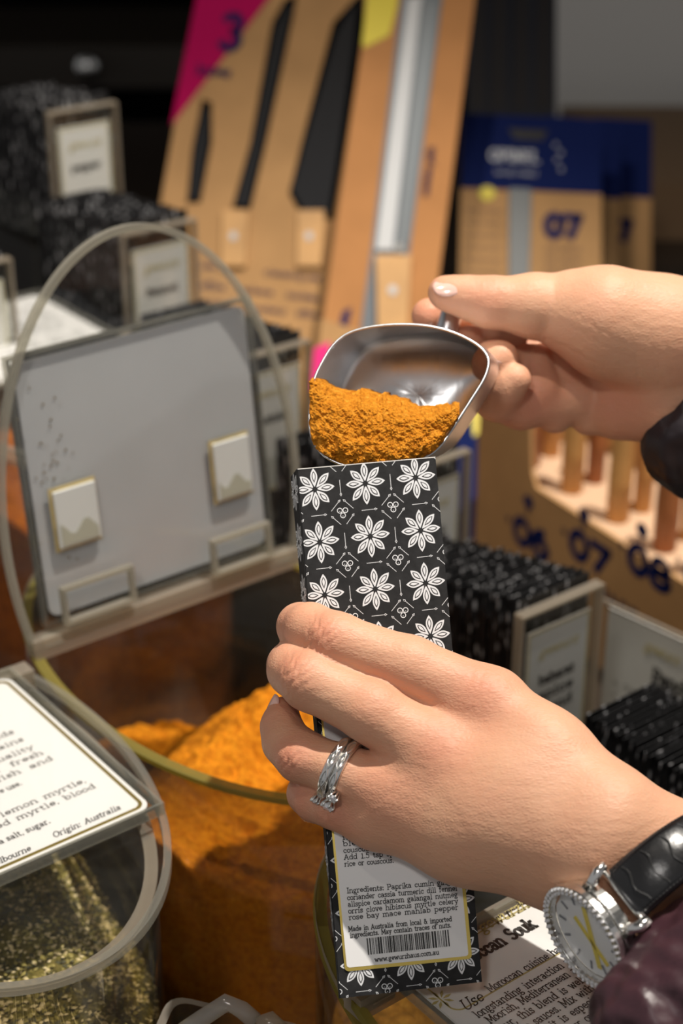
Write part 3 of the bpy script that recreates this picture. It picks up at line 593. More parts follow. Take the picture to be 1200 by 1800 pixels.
for s0, s1, w0, w1 in ((-.0564, -.020, .0085, .0262), (.0225, .0555, .0065, .0242)):
    clp = MB(); clp.ring([LF(s0, w0, -.0012), LF(s1, w0, -.0012), LF(s1, w1, -.0012), LF(s0, w1, -.0012)], [LF(s0 + .0018, w0 + .0018, -.0012), LF(s1 - .0018, w0 + .0018, -.0012), LF(s1 - .0018, w1 - .0018, -.0012), LF(s0 + .0018, w1 - .0018, -.0012)], nn * -.004)
    clp.build('holder_clip', M['edge'], lid)

def z_main(s, n):
    z = .1655 - .11 * np.clip(n, 0, 1) + .004 * np.sin(s * 60) - .10 * np.clip(-s, 0, 1)
    z = z - .9 * np.clip(-(n + .002 + .25 * (s - .02)), 0, .09)
    z = z - .014 * np.exp(-((s - .004) ** 2 + (n - .030) ** 2) / .021 ** 2) + .006 * np.exp(-((s + .02) ** 2 + (n - .015) ** 2) / .014 ** 2)
    z = z - .008 * np.exp(-((s + .045) ** 2 + (n - .055) ** 2) / .02 ** 2)
    return z
o = heap('ground_spice', MC, z_main, M['powder_heap'], amp=.0026)
tag(o, 'heap of bright orange ground spice filling the open bin under the hands', 'ground spice', kind='stuff')

# bin behind left -------------------------------------------------------
C4 = (-.162, .935)
b4 = thing('spice_bin', 'closed clear oval bin behind the raised lid with white sign card on top', 'spice bin', (C4[0], C4[1], 0)); bin_body(b4, C4, 'edge_cream')
l4, LF4, n4 = make_lid(b4, C4, 0.0)
card4, _, nn4 = sign_on(l4, b4, LF4, 1, -.096, .026, back=False)
tx = MB()
for i in range(14): 
    yy = .108 - i * .0065
    if i in (1, 6): continue
    stroke_text(tx, 'spice blend of seeds and leaves with'[: 36 - (i * 7) % 9], LF4(-.050, .020 - .0 - i * .0075, .0066), U, -N_, .0028, width=.098)
tx.build('printed_text', M['ink'], card4)
o = heap('ground_spice', C4, lambda s, n: .165 - .25 * np.clip(n - .02, -1, 1) + .012 * np.exp(-((s - .02) ** 2 + (n - .05) ** 2) / .03 ** 2), M['powder_red'], nr=70, nt_=180, seed=5)
tag(o, 'dark orange ground spice in the closed bin behind the raised lid', 'ground spice', kind='stuff')

# front left bin ----------------------------------------------------------
C2 = (-.1611, .5384)
b2 = thing('spice_bin', 'clear oval bin of green herb and seed blend at the left front, lid closed', 'spice bin', (C2[0], C2[1], 0)); bin_body(b2, C2, 'edge_cream', .006)
l2, LF2, n2 = make_lid(b2, C2, 0.0, 'edge_clear')
card2, _, nn2 = sign_on(l2, b2, LF2, 1, .003, .1175, back=False, card_m='card_gloss', sw=.0605)
def on_card(px, py, LFx, e):
    p = on_plane(px, py, LFx(0, 0, e), Z); r = p - LFx(0, 0, 0); return r.dot(U), r.dot(N_)
CARDTOP = .0065
g = MB()
w0, w1, sw = .003, .1175, .0605
def rrect(s0, s1, w0, w1, r):
    pts = []
    for cx, cy, a0 in ((s1 - r, w0 + r, -90), (s1 - r, w1 - r, 0), (s0 + r, w1 - r, 90), (s0 + r, w0 + r, 180)):
        for i in range(7):
            a = math.radians(a0 + 15 * i); pts.append((cx + r * math.cos(a), cy + r * math.sin(a)))
    return pts
g.ring([LF2(a, b, CARDTOP) for a, b in rrect(-sw + .0016, sw - .0016, w0 + .0016, w1 - .0016, .004)], [LF2(a, b, CARDTOP) for a, b in rrect(-sw + .003, sw - .003, w0 + .003, w1 - .003, .003)], Z * .0001)
g.build('gold_border', M['gold'], card2)
tx = MB()
lines = [('herb blend from two worlds', 27, 1288), ('where tradition still remains', 44, 1301), ('coated blend made with quality', 61, 1315), ('seeds, best served with fresh', 78, 1325), ('breads or over baked fish and', 95, 1335), ('ready before use.', 40, 1379), ('Ingredients: sesame, lemon myrtle,', 153, 1374), ('dried tomato, aniseed myrtle, blood', 170, 1384), ('lime, sea salt, sugar.', 90, 1446)]
cap = .0031
for t, px, py in lines:
    s, w_ = on_card(px, py, LF2, CARDTOP); k = cap / 9
    wdt = .092 if t[-1] != '.' or 'juice' in t else sum(G.get(c, G['n'])[0] for c in t) * k
    stroke_text(tx, t, LF2(s - wdt, w_, CARDTOP + .0001), U, -N_, cap, width=wdt if wdt == .092 else None, wd=.95)
for t, px, py in (('Origin: Australia', 119, 1478), ('Melbourne', 5, 1532)):
    s, w_ = on_card(px, py, LF2, CARDTOP); stroke_text(tx, t, LF2(s - .003, w_ - .0045, CARDTOP + .0001), U, -N_, .0031, slant=.25, wd=1.0, width=.0285 if t[0] == 'O' else .017)
tx.build('printed_text', M['ink'], card2)
def z_seed(s, n):
    z = .168 - 1.0 * np.clip(s - .024 + .15 * (n - .04), 0, .045) + .1 * np.clip(-s, 0, .05) + .004 * np.sin(n * 70 + s * 40)
    return z - .08 * np.clip(n, 0, 1)
o = heap('herb_seed_blend', C2, z_seed, M['seed_base'], a=A_ - .0098, b=B_ - .0098, amp=.0012, seed=9, scale=400)
# loose seeds and leaf flakes over the heap
sd = MB(); 
def seed_at(pos, up, mi, L):
    a = random.uniform(0, 6.28); x = Vector((math.cos(a), math.sin(a), random.uniform(-.4, .4))).normalized(); y = x.cross(up).normalized(); z = x.cross(y)
    q = [x * L, y * L * .55, -x * L * .8, -y * L * .55, z * L * .35, -z * L * .35]
    sd.add([pos + v for v in q], [(0, 1, 4), (1, 2, 4), (2, 3, 4), (3, 0, 4), (1, 0, 5), (2, 1, 5), (3, 2, 5), (0, 3, 5)], mi)
c2v = Vector((C2[0], C2[1], 0))
for i in range(9000):
    r = math.sqrt(random.random()); t = random.uniform(-2.2, 2.4); s = (A_ - .0115) * r * math.cos(t); n = (B_ - .0115) * r * math.sin(t)
    z = float(z_seed(np.array(s), np.array(n))) + random.uniform(-.0008, .0016)
    seed_at(c2v + U * s + N_ * n + Z * z, Z, random.choices((0, 1, 2), (.34, .36, .3))[0], random.uniform(.0009, .0019))
for i in range(7000):
    t = random.uniform(-.6, 2.2); s = (A_ - .0100) * math.cos(t); n = (B_ - .0100) * math.sin(t)
    zt = float(z_seed(np.array(s), np.array(n))); z = zt - (zt - .06) * random.random()
    nrm = (U * math.cos(t) + N_ * math.sin(t)); seed_at(c2v + U * s + N_ * n + Z * z, nrm, random.choices((0, 1, 2), (.4, .35, .25))[0], random.uniform(.0009, .0018))
so = sd.build('loose_seeds', [M['seed_a'], M['seed_b'], M['seed_c']], o)
tag(o, 'green and cream herb and sesame seed blend in the left front bin', 'herb blend', kind='stuff')

# right front bin ----------------------------------------------------------
C3 = (.090, .428)
b3 = thing('spice_bin', 'clear oval bin at the right front under the wrist watch, with printed sign card', 'spice bin', (C3[0], C3[1], 0)); bin_body(b3, C3, 'edge_olive')
l3, LF3, n3 = make_lid(b3, C3, 0.0, 'edge_olive')
card3, _, nn3 = sign_on(l3, b3, LF3, 1, .003, .1275, back=False, sw=.0545)
g = MB()
g.ring([LF3(a, b, CARDTOP) for a, b in rrect(-.052, .052, .004, .0285, .004)], [LF3(a, b, CARDTOP) for a, b in rrect(-.0515, .0515, .0045, .0280, .0036)], Z * .0001)
s, w_ = on_card(848, 1640, LF3, CARDTOP)
stroke_text(g, 'gewurzhaus', LF3(s, w_, CARDTOP + .0001), U, -N_, .0050, slant=.3, wd=1.1)
s, w_ = on_card(775, 1757, LF3, CARDTOP)
for k in range(8):
    a = k * math.pi / 4; q = [LF3(s + r * math.cos(a + e), w_ + r * math.sin(a + e), CARDTOP + .0001) for r, e in ((.0007, 0), (.0026, -.22), (.0044, 0), (.0026, .22))]
    g.add(q, [(0, 1, 2, 3)])
g.build('gold_print', M['goldink'], card3)
tx = MB()
s, w_ = on_card(835, 1690, LF3, CARDTOP); stroke_text(tx, 'Moroccan Souk', LF3(s - .0085, w_, CARDTOP + .0001), U, -N_, .0054, wd=1.8, width=.037)
s, w_ = on_card(818, 1778, LF3, CARDTOP); stroke_text(tx, 'Use', LF3(s, w_, CARDTOP + .0001), U, -N_, .0046, slant=.3, wd=.9)
for t, px, py in (('Moroccan cuisine has a', 862, 1745), ('longstanding interaction with', 840, 1790), ('Moorish, Mediterranean and', 862, 1800), ('our, this blend is well suited', 885, 1812), ('spice sauces. Mix with butter', 905, 1825), ('before it is especially nice', 925, 1838), ('to use, your own', 945, 1852)):
    s, w_ = on_card(px, py, LF3, CARDTOP); stroke_text(tx, t, LF3(s, w_, CARDTOP + .0001), U, -N_, .0033, wd=1.1, width=.0014 * len(t) + .006)
tx.build('printed_text', M['ink'], card3)
o = heap('ground_spice', C3, lambda s, n: .12 + .02 * np.cos(s * 40), powder_mat('dark_spice', (.10, .05, .01), (.2, .09, .015), (.26, .13, .02), 200), nr=60, nt_=160, seed=15)
tag(o, 'brown ground spice in the right front bin below the printed card', 'ground spice', kind='stuff')

# small clear canister at the bottom edge ------------------------------------
q = [Vector((-.0612, .4640, 0)), Vector((-.0100, .4475, 0)), Vector((-.0190, .4080, 0)), Vector((-.0700, .4240, 0))]
def rounded(q, r, z, n=5):
    out = []
    for i in range(4):
        p, a, b = q[i], (q[i - 1] - q[i]).normalized(), (q[(i + 1) % 4] - q[i]).normalized()
        for k in range(n + 1):
            t = k / n; out.append(p + a * r * (1 - t) ** 2 + b * r * t ** 2 + Z * z)
    return out
cc = (q[0] + q[1] + q[2] + q[3]) / 4
sb = thing('sample_canister', 'small clear square canister with clear angled handle, at the bottom of the picture', 'canister', (cc.x, cc.y, 0))
qi = [cc + (p - cc) * .88 for p in q]
MB().ring(rounded(q, .008, 0), rounded(qi, .006, 0), (0, 0, .170), mi=0, top=1).build('canister_body', [M['acrylic'], M['edge_cream']], sb)
ql = [cc + (p - cc) * .86 for p in q]
MB().prism(rounded(ql, .006, .150), (0, 0, .004)).build('sandy_contents_cover', mat('sandy_powder', (.42, .30, .16), .9, noise=.3, nscale=500), sb)
hp = [P(322, 1812, .585), P(352, 1792, .583), P(398, 1762, .582), P(425, 1775, .582), P(448, 1795, .582)]
MB().tube(hp, .0030, 12).build('angled_handle', clear_mat('thick_clear_acrylic', (.8, .78, .75), haze=.35, hazecol=(.8, .78, .74), rough=.08), sb, smooth=True)
MB().tube([P(452, 1806, .58), P(476, 1796, .582), P(490, 1812, .58)], .0036, 12).build('latch_knob', M['edge_cream'], sb, smooth=True)
# ------------------------------------------------------------------ the paper spice packet
PT = P(640, 815, .575); PB = P(720, 1740, .541)
PN = CX.cross((PB - PT).normalized())
if PN.dot(CF) > 0: PN = -PN
def PP(px, py, off=0.): return on_plane(px, py, PT, PN) + PN * off
pk = thing('spice_packet', 'tall black paper packet printed with white star anise, held open by a hand', 'packet', tuple(PP(722, 1740)))
FQ = [(523, 824), (765, 803), (847, 1726), (598, 1755)]
BACKL = [(510, 826), (597.5, 1755)]
fr = MB(); fr.prism([PP(x, y, -.0004) for x, y in FQ], PN * .0004, mi=0)
fr.prism([PP(523, 824, 0), PP(765, 803, 0), PP(765, 804.4, 0), PP(523, 825.4, 0)], PN * .00008, mi=1)
fr.build('front_panel', [M['paper_black'], M['paper_edge']], pk)
gd_t, gd_b = .011, .0012
bk = MB()
tlb = PP(511, 826) - PN * gd_t; blb = PP(597.5, 1755) - PN * gd_b; trb = PP(752, 803) - PN * gd_t; brb = PP(846, 1726) - PN * gd_b
nb = (trb - tlb).cross(blb - tlb).normalized()
if nb.dot(PN) < 0: nb = -nb
bk.prism([tlb, trb, brb, blb], nb * -.0004, side=1); bk.build('back_panel', [M['kraft_inner'], M['paper_edge']], pk)
def strip(a0, a1, b0, b1, name, mats):
    n = (a1 - a0).cross(b0 - a0).normalized(); MB().prism([a0, a1, b1, b0], n * .0004).build(name, mats, pk)
FL_T, FL_B = PP(*FQ[0], -.0004), PP(*FQ[3], -.0004)
strip(FL_T, tlb, FL_B, blb, 'left_gusset', [M['paper_black'], M['paper_edge']])
FR_T, FR_B = PP(*FQ[1], -.0004), PP(*FQ[2], -.0004)
mid_t = (FR_T + trb) / 2 - CX * .003
strip(FR_T, mid_t, FR_B, (FR_B + brb) / 2, 'right_gusset', [M['paper_black'], M['paper_edge']])
strip(mid_t, trb, (FR_B + brb) / 2, brb, 'right_gusset', [M['paper_black'], M['paper_edge']])

def clip_poly(poly, quad):
    out = list(poly); m = len(quad); cx = sum(p[0] for p in quad) / m; cy = sum(p[1] for p in quad) / m
    for i in range(m):
        a, b = quad[i], quad[(i + 1) % m]
        f = lambda p: (b[0] - a[0]) * (p[1] - a[1]) - (b[1] - a[1]) * (p[0] - a[0])
        sg = 1 if f((cx, cy)) > 0 else -1; res = []
        for j in range(len(out)):
            p, q_ = out[j], out[(j + 1) % len(out)]; fp, fq = f(p) * sg, f(q_) * sg
            if fp >= 0: res.append(p)
            if (fp >= 0) != (fq >= 0): t = fp / (fp - fq); res.append((p[0] + (q_[0] - p[0]) * t, p[1] + (q_[1] - p[1]) * t))
        out = res
        if len(out) < 3: return []
    return out
E1 = (88.5, -10.3); E2 = (8.7, 92.9); S0 = (553.3, 860.0)
def gp(i, j): return (S0[0] + i * E1[0] + j * E2[0], S0[1] + i * E1[1] + j * E2[1])
def leaf(c, ang, r0, r1, w_, sx=1):
    pts = []; n = 9
    prof = [(t / n) for t in range(n + 1)]
    for sgn in (1, -1):
        for t in (prof if sgn == 1 else prof[::-1][1:-1]):
            hw = w_ * math.sin(math.pi * t ** 1.2) ** .9 * sgn if 0 < t < 1 else 0; rr = r0 + (r1 - r0) * t
            x = math.cos(ang) * rr - math.sin(ang) * hw; y = math.sin(ang) * rr + math.cos(ang) * hw
            pts.append((c[0] + (x * E1[0] * sx + y * E2[0]), c[1] + (x * E1[1] * sx + y * E2[1])))
    return pts
class Print:
    def __init__(s, place, quad): s.w = MB(); s.place = place; s.quad = quad; s.cells = []
    def poly(s, pts, lay, mi):
        q_ = clip_poly(pts, s.quad)
        if q_: s.w.add([s.place(x, y, .00006 + .00007 * lay) for x, y in q_], [tuple(range(len(q_)))], mi)
    def star(s, c, sx=1):
        for k in range(8):
            a = -math.pi / 2 + k * math.pi / 4 + (.04 * math.sin(k * 2.3)); R = .395 + .015 * math.sin(k * 1.7)
            s.poly(leaf(c, a, .035, R, .070, sx), 0, 0); s.poly(leaf(c, a, .12, R * .86, .040, sx), 1, 1); s.poly(leaf(c, a, .15, R * .80, .025, sx), 2, 0)
        s.poly([(c[0] + 4.6 * sx * math.cos(t * .6283), c[1] + 4.6 * math.sin(t * .6283)) for t in range(10)], 3, 1)
    def ringlet(s, c, r, t_):
        for k in range(14):
            a, b = k * 2 * math.pi / 14, (k + 1) * 2 * math.pi / 14
            s.poly([(c[0] + q_ * math.cos(x), c[1] + q_ * math.sin(x)) for q_, x in ((r, a), (r, b), (r - t_, b), (r - t_, a))], 0, 0)
    def stick(s, a, b, loop=True):
        dx, dy = b[0] - a[0], b[1] - a[1]; L = math.hypot(dx, dy); nx, ny = -dy / L * .45, dx / L * .45
        s.poly([(a[0] + nx, a[1] + ny), (b[0] + nx, b[1] + ny), (b[0] - nx, b[1] - ny), (a[0] - nx, a[1] - ny)], 0, 0)
        if loop: s.poly([(b[0] + dx / L * 6 * t + n_ * -dy / L, b[1] + dy / L * 6 * t + n_ * dx / L) for t, n_ in ((-.1, 0), (.5, 2.1), (1.1, 0), (.5, -2.1))], 0, 0); s.poly([(b[0] + dx / L * 6 * t + n_ * -dy / L, b[1] + dy / L * 6 * t + n_ * dx / L) for t, n_ in ((.2, 0), (.5, .9), (.8, 0), (.5, -.9))], 1, 1)
pr = Print(PP, FQ)
for i in range(-1, 4):
    for j in range(-1, 11):
        pr.star(gp(i, j))
        b = gp(i + .5, j + .5)
        for ox, oy in ((-4.9, -3.6), (4.9, -4.4), (.8, 4.6)): pr.ringlet((b[0] + ox, b[1] + oy), 5.0, 1.35); pr.poly([(b[0] + ox + .9 * math.cos(t), b[1] + oy + 1.2 + .9 * math.sin(t)) for t in (0, 1.6, 3.1, 4.7)], 0, 0)
        for (ax, ay), (bx, by) in (((.5 - .22, .5 - .05), (.5 - .07, .5 - .20)), ((.5 + .22, .5 - .06), (.5 + .08, .5 - .20)), ((.5 - .05, .5 + .22), (.5 - .18, .5 + .09)), ((.5 + .06, .5 + .22), (.5 + .18, .5 + .09))): pr.stick(gp(i + ax, j + ay), gp(i + bx, j + by))
        pr.stick(gp(i + .5, j - .12), gp(i + .5, j + .12)); pr.stick(gp(i - .12, j + .5), gp(i + .12, j + .5))
pr.w.build('star_anise_print', [M['print_white'], M['paper_black']], pk)
# gusset print: same stars, seen obliquely on the narrow side
GV = (tlb - FL_T); GN = (GV.cross(FL_B - FL_T)).normalized()
if GN.dot(CX) > 0: GN = -GN
Lg = (FL_B - FL_T).length; S_mm = .0171
gm = MB()
class GPrint(Print):
    def __init__(s): s.w = gm; s.quad = [(0, 0), (1, 0), (1, 1), (0, 1)]
    def poly(s, pts, lay, mi):
        q_ = [((x - 0), y) for x, y in pts]; q_ = clip_poly(q_, [(0, 0), (11, 0), (11, 160), (0, 160)])
        if q_: s.w.add([FL_T.lerp(FL_B, min(y / (Lg * 1000), 1)) + (tlb - FL_T).lerp(blb - FL_B, min(y / (Lg * 1000), 1)) * (x / 11.0) + GN * (.00046 + .00007 * lay) for x, y in q_], [tuple(range(len(q_)))], mi)
_E1, _E2 = E1, E2; E1, E2 = (17.0, 0), (0, 17.6); gpnt = GPrint()
for j in range(9):
    for k in range(8):
        a = -math.pi / 2 + k * math.pi / 4; c = (6.0, 6.5 + 17.6 * j)
        gpnt.poly(leaf(c, a, .035, .385, .082), 0, 0); gpnt.poly(leaf(c, a, .12, .32, .046), 1, 1); gpnt.poly(leaf(c, a, .15, .30, .030), 2, 0)
    gpnt.poly([(6 + .9 * math.cos(t * .63), c[1] + .9 * math.sin(t * .63)) for t in range(10)], 3, 1)
E1, E2 = _E1, _E2
gm.build('star_anise_print', [M['print_white'], M['paper_black']], pk)

# label with gold border -----------------------------------------------------
def rr_px(q, r, n=6):
    out = []
    for i in range(4):
        p, a, b = q[i], q[i - 1], q[(i + 1) % 4]
        la = math.hypot(a[0] - p[0], a[1] - p[1]); lb = math.hypot(b[0] - p[0], b[1] - p[1])
        for k in range(n + 1):
            t = k / n; u, v = r * (1 - t) ** 2, r * t ** 2
            out.append((p[0] + (a[0] - p[0]) / la * u + (b[0] - p[0]) / lb * v, p[1] + (a[1] - p[1]) / la * u + (b[1] - p[1]) / lb * v))
    return out
LQ = [(563.5, 1255), (787, 1233), (829.5, 1685), (606, 1708)]
LI = [(567.5, 1260), (781.5, 1239), (823, 1680), (609.5, 1701)]
lb = MB().prism([PP(x, y, .0003) for x, y in rr_px(LQ, 9)], PN * .0001).build('label', M['gold'], pk)
MB().prism([PP(x, y, .0004) for x, y in rr_px(LI, 6)], PN * .0001).build('label_paper', M['card'], lb)
tx = MB(); PXM = .553 / 3000
def label_line(t, x0, y0, x1, y1, cap_px=8.8, wd=1.35, just=True, slant=0):
    a = PP(x0, y0, .00062); b = PP(x1, y1, .00062); xd = (b - a).normalized(); yd = PN.cross(xd); 
    if yd.z < 0: yd = -yd
    stroke_text(tx, t, a, xd, yd, cap_px * PXM, wd=wd, width=(b - a).length)
def Zc(x, y): return (480 + x / 2.857, 1400 + y / 2.857)
for t, x0, y0, x1, y1 in (
    ('An exotic floral and', 322, -76, 890, -122), ('fragrant spicy blend', 325, -43, 890, -89), ('of the souk, with rose', 328, -10, 890, -56), ('is a warming Moroccan', 330, 24, 890, -22),
    ('spice mix with sweet', 345, 188, 872, 144), ('floral and fragrant', 347, 217, 876, 173), ('blend that flavours', 350, 250, 880, 206), ('couscous, game and lamb.', 352, 284, 800, 247), ('Add 1.5 tsp spice to every cup', 355, 318, 890, 275), ('rice or couscous.', 358, 352, 606, 332),
    ('Ingredients: Paprika cumin ginger', 370, 486, 922, 437), ('coriander cassia turmeric dill fennel', 371, 521, 924, 472), ('allspice cardamom galangal nutmeg', 375, 555, 926, 504), ('orris clove hibiscus myrtle celery', 377, 588, 928, 537), ('rose bay mace mahlab pepper', 380, 620, 930, 568)):
    p0 = Zc(x0, y0); p1 = Zc(x1, y1); label_line(t, *p0, *p1)
label_line('Made in Australia from local & imported', *Zc(378, 678), *Zc(897, 626), 8.2, 1.45); label_line('ingredients. May contain traces of nuts.', *Zc(386, 709), *Zc(893, 656), 8.2, 1.45)
label_line('www.gewurzhaus.com.au', *Zc(510, 831), *Zc(833, 792), 8.0, 1.5)
tx.build('printed_text', M['ink'], lb)
bc = MB(); q0, q1, q3 = Zc(468, 712), Zc(888, 668), Zc(476, 795); x = 0.
rnd = random.Random(5)
while x < 1:
    w_ = rnd.choice((.0075, .0075, .015, .022)); g_ = rnd.choice((.006, .009, .015))
    if x + w_ < 1:
        c4 = []
        for u, v in ((x, 0), (x + w_, 0), (x + w_, 1), (x, 1)): c4.append(PP(q0[0] + (q1[0] - q0[0]) * u + (q3[0] - q0[0]) * v, q0[1] + (q1[1] - q0[1]) * u + (q3[1] - q0[1]) * v, .00062))
        bc.add(c4, [(0, 1, 2, 3)])
    x += w_ + g_
bc.build('barcode', M['ink'], lb)

# ------------------------------------------------------------------ scoop
alu, nt, b = new_mat('brushed_aluminium'); b.inputs['Metallic'].default_value = 1; b.inputs['Base Color'].default_value = (.80, .81, .83, 1); b.inputs['Roughness'].default_value = .3
tc = nt.nodes.new('ShaderNodeTexCoord'); mp = nt.nodes.new('ShaderNodeMapping'); mp.inputs['Scale'].default_value = (160, 20, 20); nn_ = nt.nodes.new('ShaderNodeTexNoise'); nn_.inputs['Scale'].default_value = 3; nn_.inputs['Detail'].default_value = 5
nt.links.new(tc.outputs['Object'], mp.inputs[0]); nt.links.new(mp.outputs[0], nn_.inputs['Vector']); bp = nt.nodes.new('ShaderNodeBump'); bp.inputs['Strength'].default_value = .05; bp.inputs['Distance'].default_value = .001; nt.links.new(nn_.outputs['Fac'], bp.inputs['Height']); nt.links.new(bp.outputs[0], b.inputs['Normal'])
mr = nt.nodes.new('ShaderNodeMapRange'); mr.inputs[3].default_value = .22; mr.inputs[4].default_value = .42; nt.links.new(nn_.outputs['Fac'], mr.inputs[0]); nt.links.new(mr.outputs[0], b.inputs['Roughness'])
M['alu'] = alu
RP = [(544, 745), (546, 705), (552, 668), (566, 637), (586, 606), (612, 586), (650, 575), (700, 570.5), (750, 573), (795, 584), (832, 602), (853, 621), (858, 640), (850, 666), (828, 702), (802, 742), (774, 783), (742, 806), (690, 820), (640, 823), (602, 817), (570, 801), (551, 776)]
def cr_loop(pts, n):
    out = []; m = len(pts)
    for i in range(m):
        p0, p1, p2, p3 = [np.array(pts[(i + k - 1) % m], float) for k in range(4)]
        for j in range(n):
            t = j / n; out.append(tuple(.5 * ((2 * p1) + (-p0 + p2) * t + (2 * p0 - 5 * p1 + 4 * p2 - p3) * t * t + (-p0 + 3 * p1 - 3 * p2 + p3) * t ** 3)))
    return out
RL = cr_loop(RP, 5)
def rimD(y): return .581 + (815 - y) / 245 * .024
V = []; Fc = []; nl = len(RL); levels = 22; cx0, cy0 = 702., 690.
for l in range(levels):
    t = l / (levels - 1); dep = .050 * math.sin(min(t / .8, 1) * math.pi / 2) if t < .8 else .050
    if t < .62: sc = 1 - .10 * (t / .62) ** 1.5; dep = .046 * (t / .62)
    else:
        u = (t - .62) / .38; sc = .90 * (1 - u) ** .55 if u < 1 else .0; sc = max(sc, .012); dep = .046 + .009 * (1 - (1 - u) ** 1.6)
    sh = min(t / .62, 1)
    for (x, y) in RL:
        X = cx0 + (x - cx0) * sc + 34 * sh; Y = cy0 + (y - cy0) * sc + 6 * sh
        V.append(P(X, Y, rimD(y) * (1 - sh) + .590 * sh + (dep if sh < 1 else dep) + .0))
for l in range(levels - 1):
    for i in range(nl):
        j = (i + 1) % nl; Fc.append((l * nl + i, (l + 1) * nl + i, (l + 1) * nl + j, l * nl + j))
Fc.append(tuple((levels - 1) * nl + i for i in range(nl)))
scp = thing('scoop', 'silver metal spice scoop held by the upper hand', 'scoop', tuple(P(702, 690, .61)))
mb = MB(); mb.add(V, Fc); bowl = mb.build('bowl', M['alu'], scp, smooth=True)
sol = bowl.modifiers.new('solidify', 'SOLIDIFY'); sol.thickness = .0006; sol.offset = 0
rimt = MB().tube([P(x, y, rimD(y)) for x, y in RL], .0005, 8, closed=True).build('rim', M['alu'], scp, smooth=True)
hd = MB(); hd.tube([P(776, 612, .6465), P(784, 585, .648), P(790, 562, .649), P(798, 538, .651), P(806, 518, .652), P(812, 500, .654), P(814, 494, .654)], [.0030, .0044, .0044, .0044, .0044, .0042, .002], 18)
hd.build('handle', M['alu'], scp, smooth=True)
# powder in the scoop: crumbly slope from the bowl to the lip
nx, ny = 340, 190
top = [(543, 672), (552, 664), (566, 672), (585, 680), (610, 684), (640, 686), (660, 690), (685, 694), (705, 698), (720, 708), (733, 714), (752, 713), (770, 708), (790, 709), (808, 708)]
bot = [(543, 745), (546, 770), (556, 790), (572, 801), (600, 815), (640, 822), (690, 819), (730, 810), (760, 796), (780, 772), (808, 728)]
xs = np.linspace(543.5, 807, nx); T_ = np.interp(xs, *zip(*top)); B__ = np.interp(xs, *zip(*bot))
T_ = T_ + (fbm(xs / 9, xs * 0 + 3, 4, 3) - .5) * 12; 
vv = np.linspace(0, 1, ny); X = np.tile(xs, (ny, 1)); Y = T_[None] * (1 - vv[:, None]) + B__[None] * vv[:, None]
D = .581 + (815 - Y) / 245 * .024
edge = np.minimum(np.minimum(vv[:, None] * 3, (1 - vv[:, None]) * 4), np.minimum((X - 543) / 26, (808 - X) / 30)); edge = np.clip(edge, 0, 1)
D = D - .0012 - .0035 * np.sin(edge * math.pi / 2) + .012 * np.clip(1 - vv[:, None] * 3.2, 0, 1) ** 1.6 * np.clip((X - 560) / 60, 0, 1)
nz = fbm(X / 5, Y / 5, 4, 21, .66); n2_ = fbm(X / 26, Y / 26, 4, 33)
D = D - (nz - .5) * .0026 - (n2_ - .5) * .004
X = X + (fbm(X / 6, Y / 6, 4, 44) - .5) * 4; Y = Y + (fbm(X / 6, Y / 6, 4, 55) - .5) * 4
def grid_world(X, Y, D): 
    c = np.stack([(X - 600) / FPX * D, -(Y - 900) / FPX * D, D], -1).reshape(-1, 3); return cam2world(c)
Vf = grid_world(X, Y, D); sc = .93; Vb = grid_world(702 + (X - 702) * sc + 6, 700 + (Y - 700) * sc, D + .014 + .016 * np.sin(np.clip(edge, 0, 1) * 1.57)); 
idx = np.arange(nx * ny).reshape(ny, nx); F1 = np.stack([idx[:-1, :-1].ravel(), idx[1:, :-1].ravel(), idx[1:, 1:].ravel(), idx[:-1, 1:].ravel()], 1); F2 = F1[:, ::-1] + nx * ny
bdr = np.concatenate([idx[0, :], idx[1:, -1], idx[-1, -2::-1], idx[-2:0:-1, 0]]); nb_ = np.roll(bdr, -1)
F3 = np.stack([bdr, nb_, nb_ + nx * ny, bdr + nx * ny], 1)
o = mesh_np('scooped_spice', np.concatenate([Vf, Vb]), np.concatenate([F1, F2, F3]), M['powder'])
tag(recenter(o), 'orange spice powder heaped in the metal scoop above the packet', 'ground spice', kind='stuff')
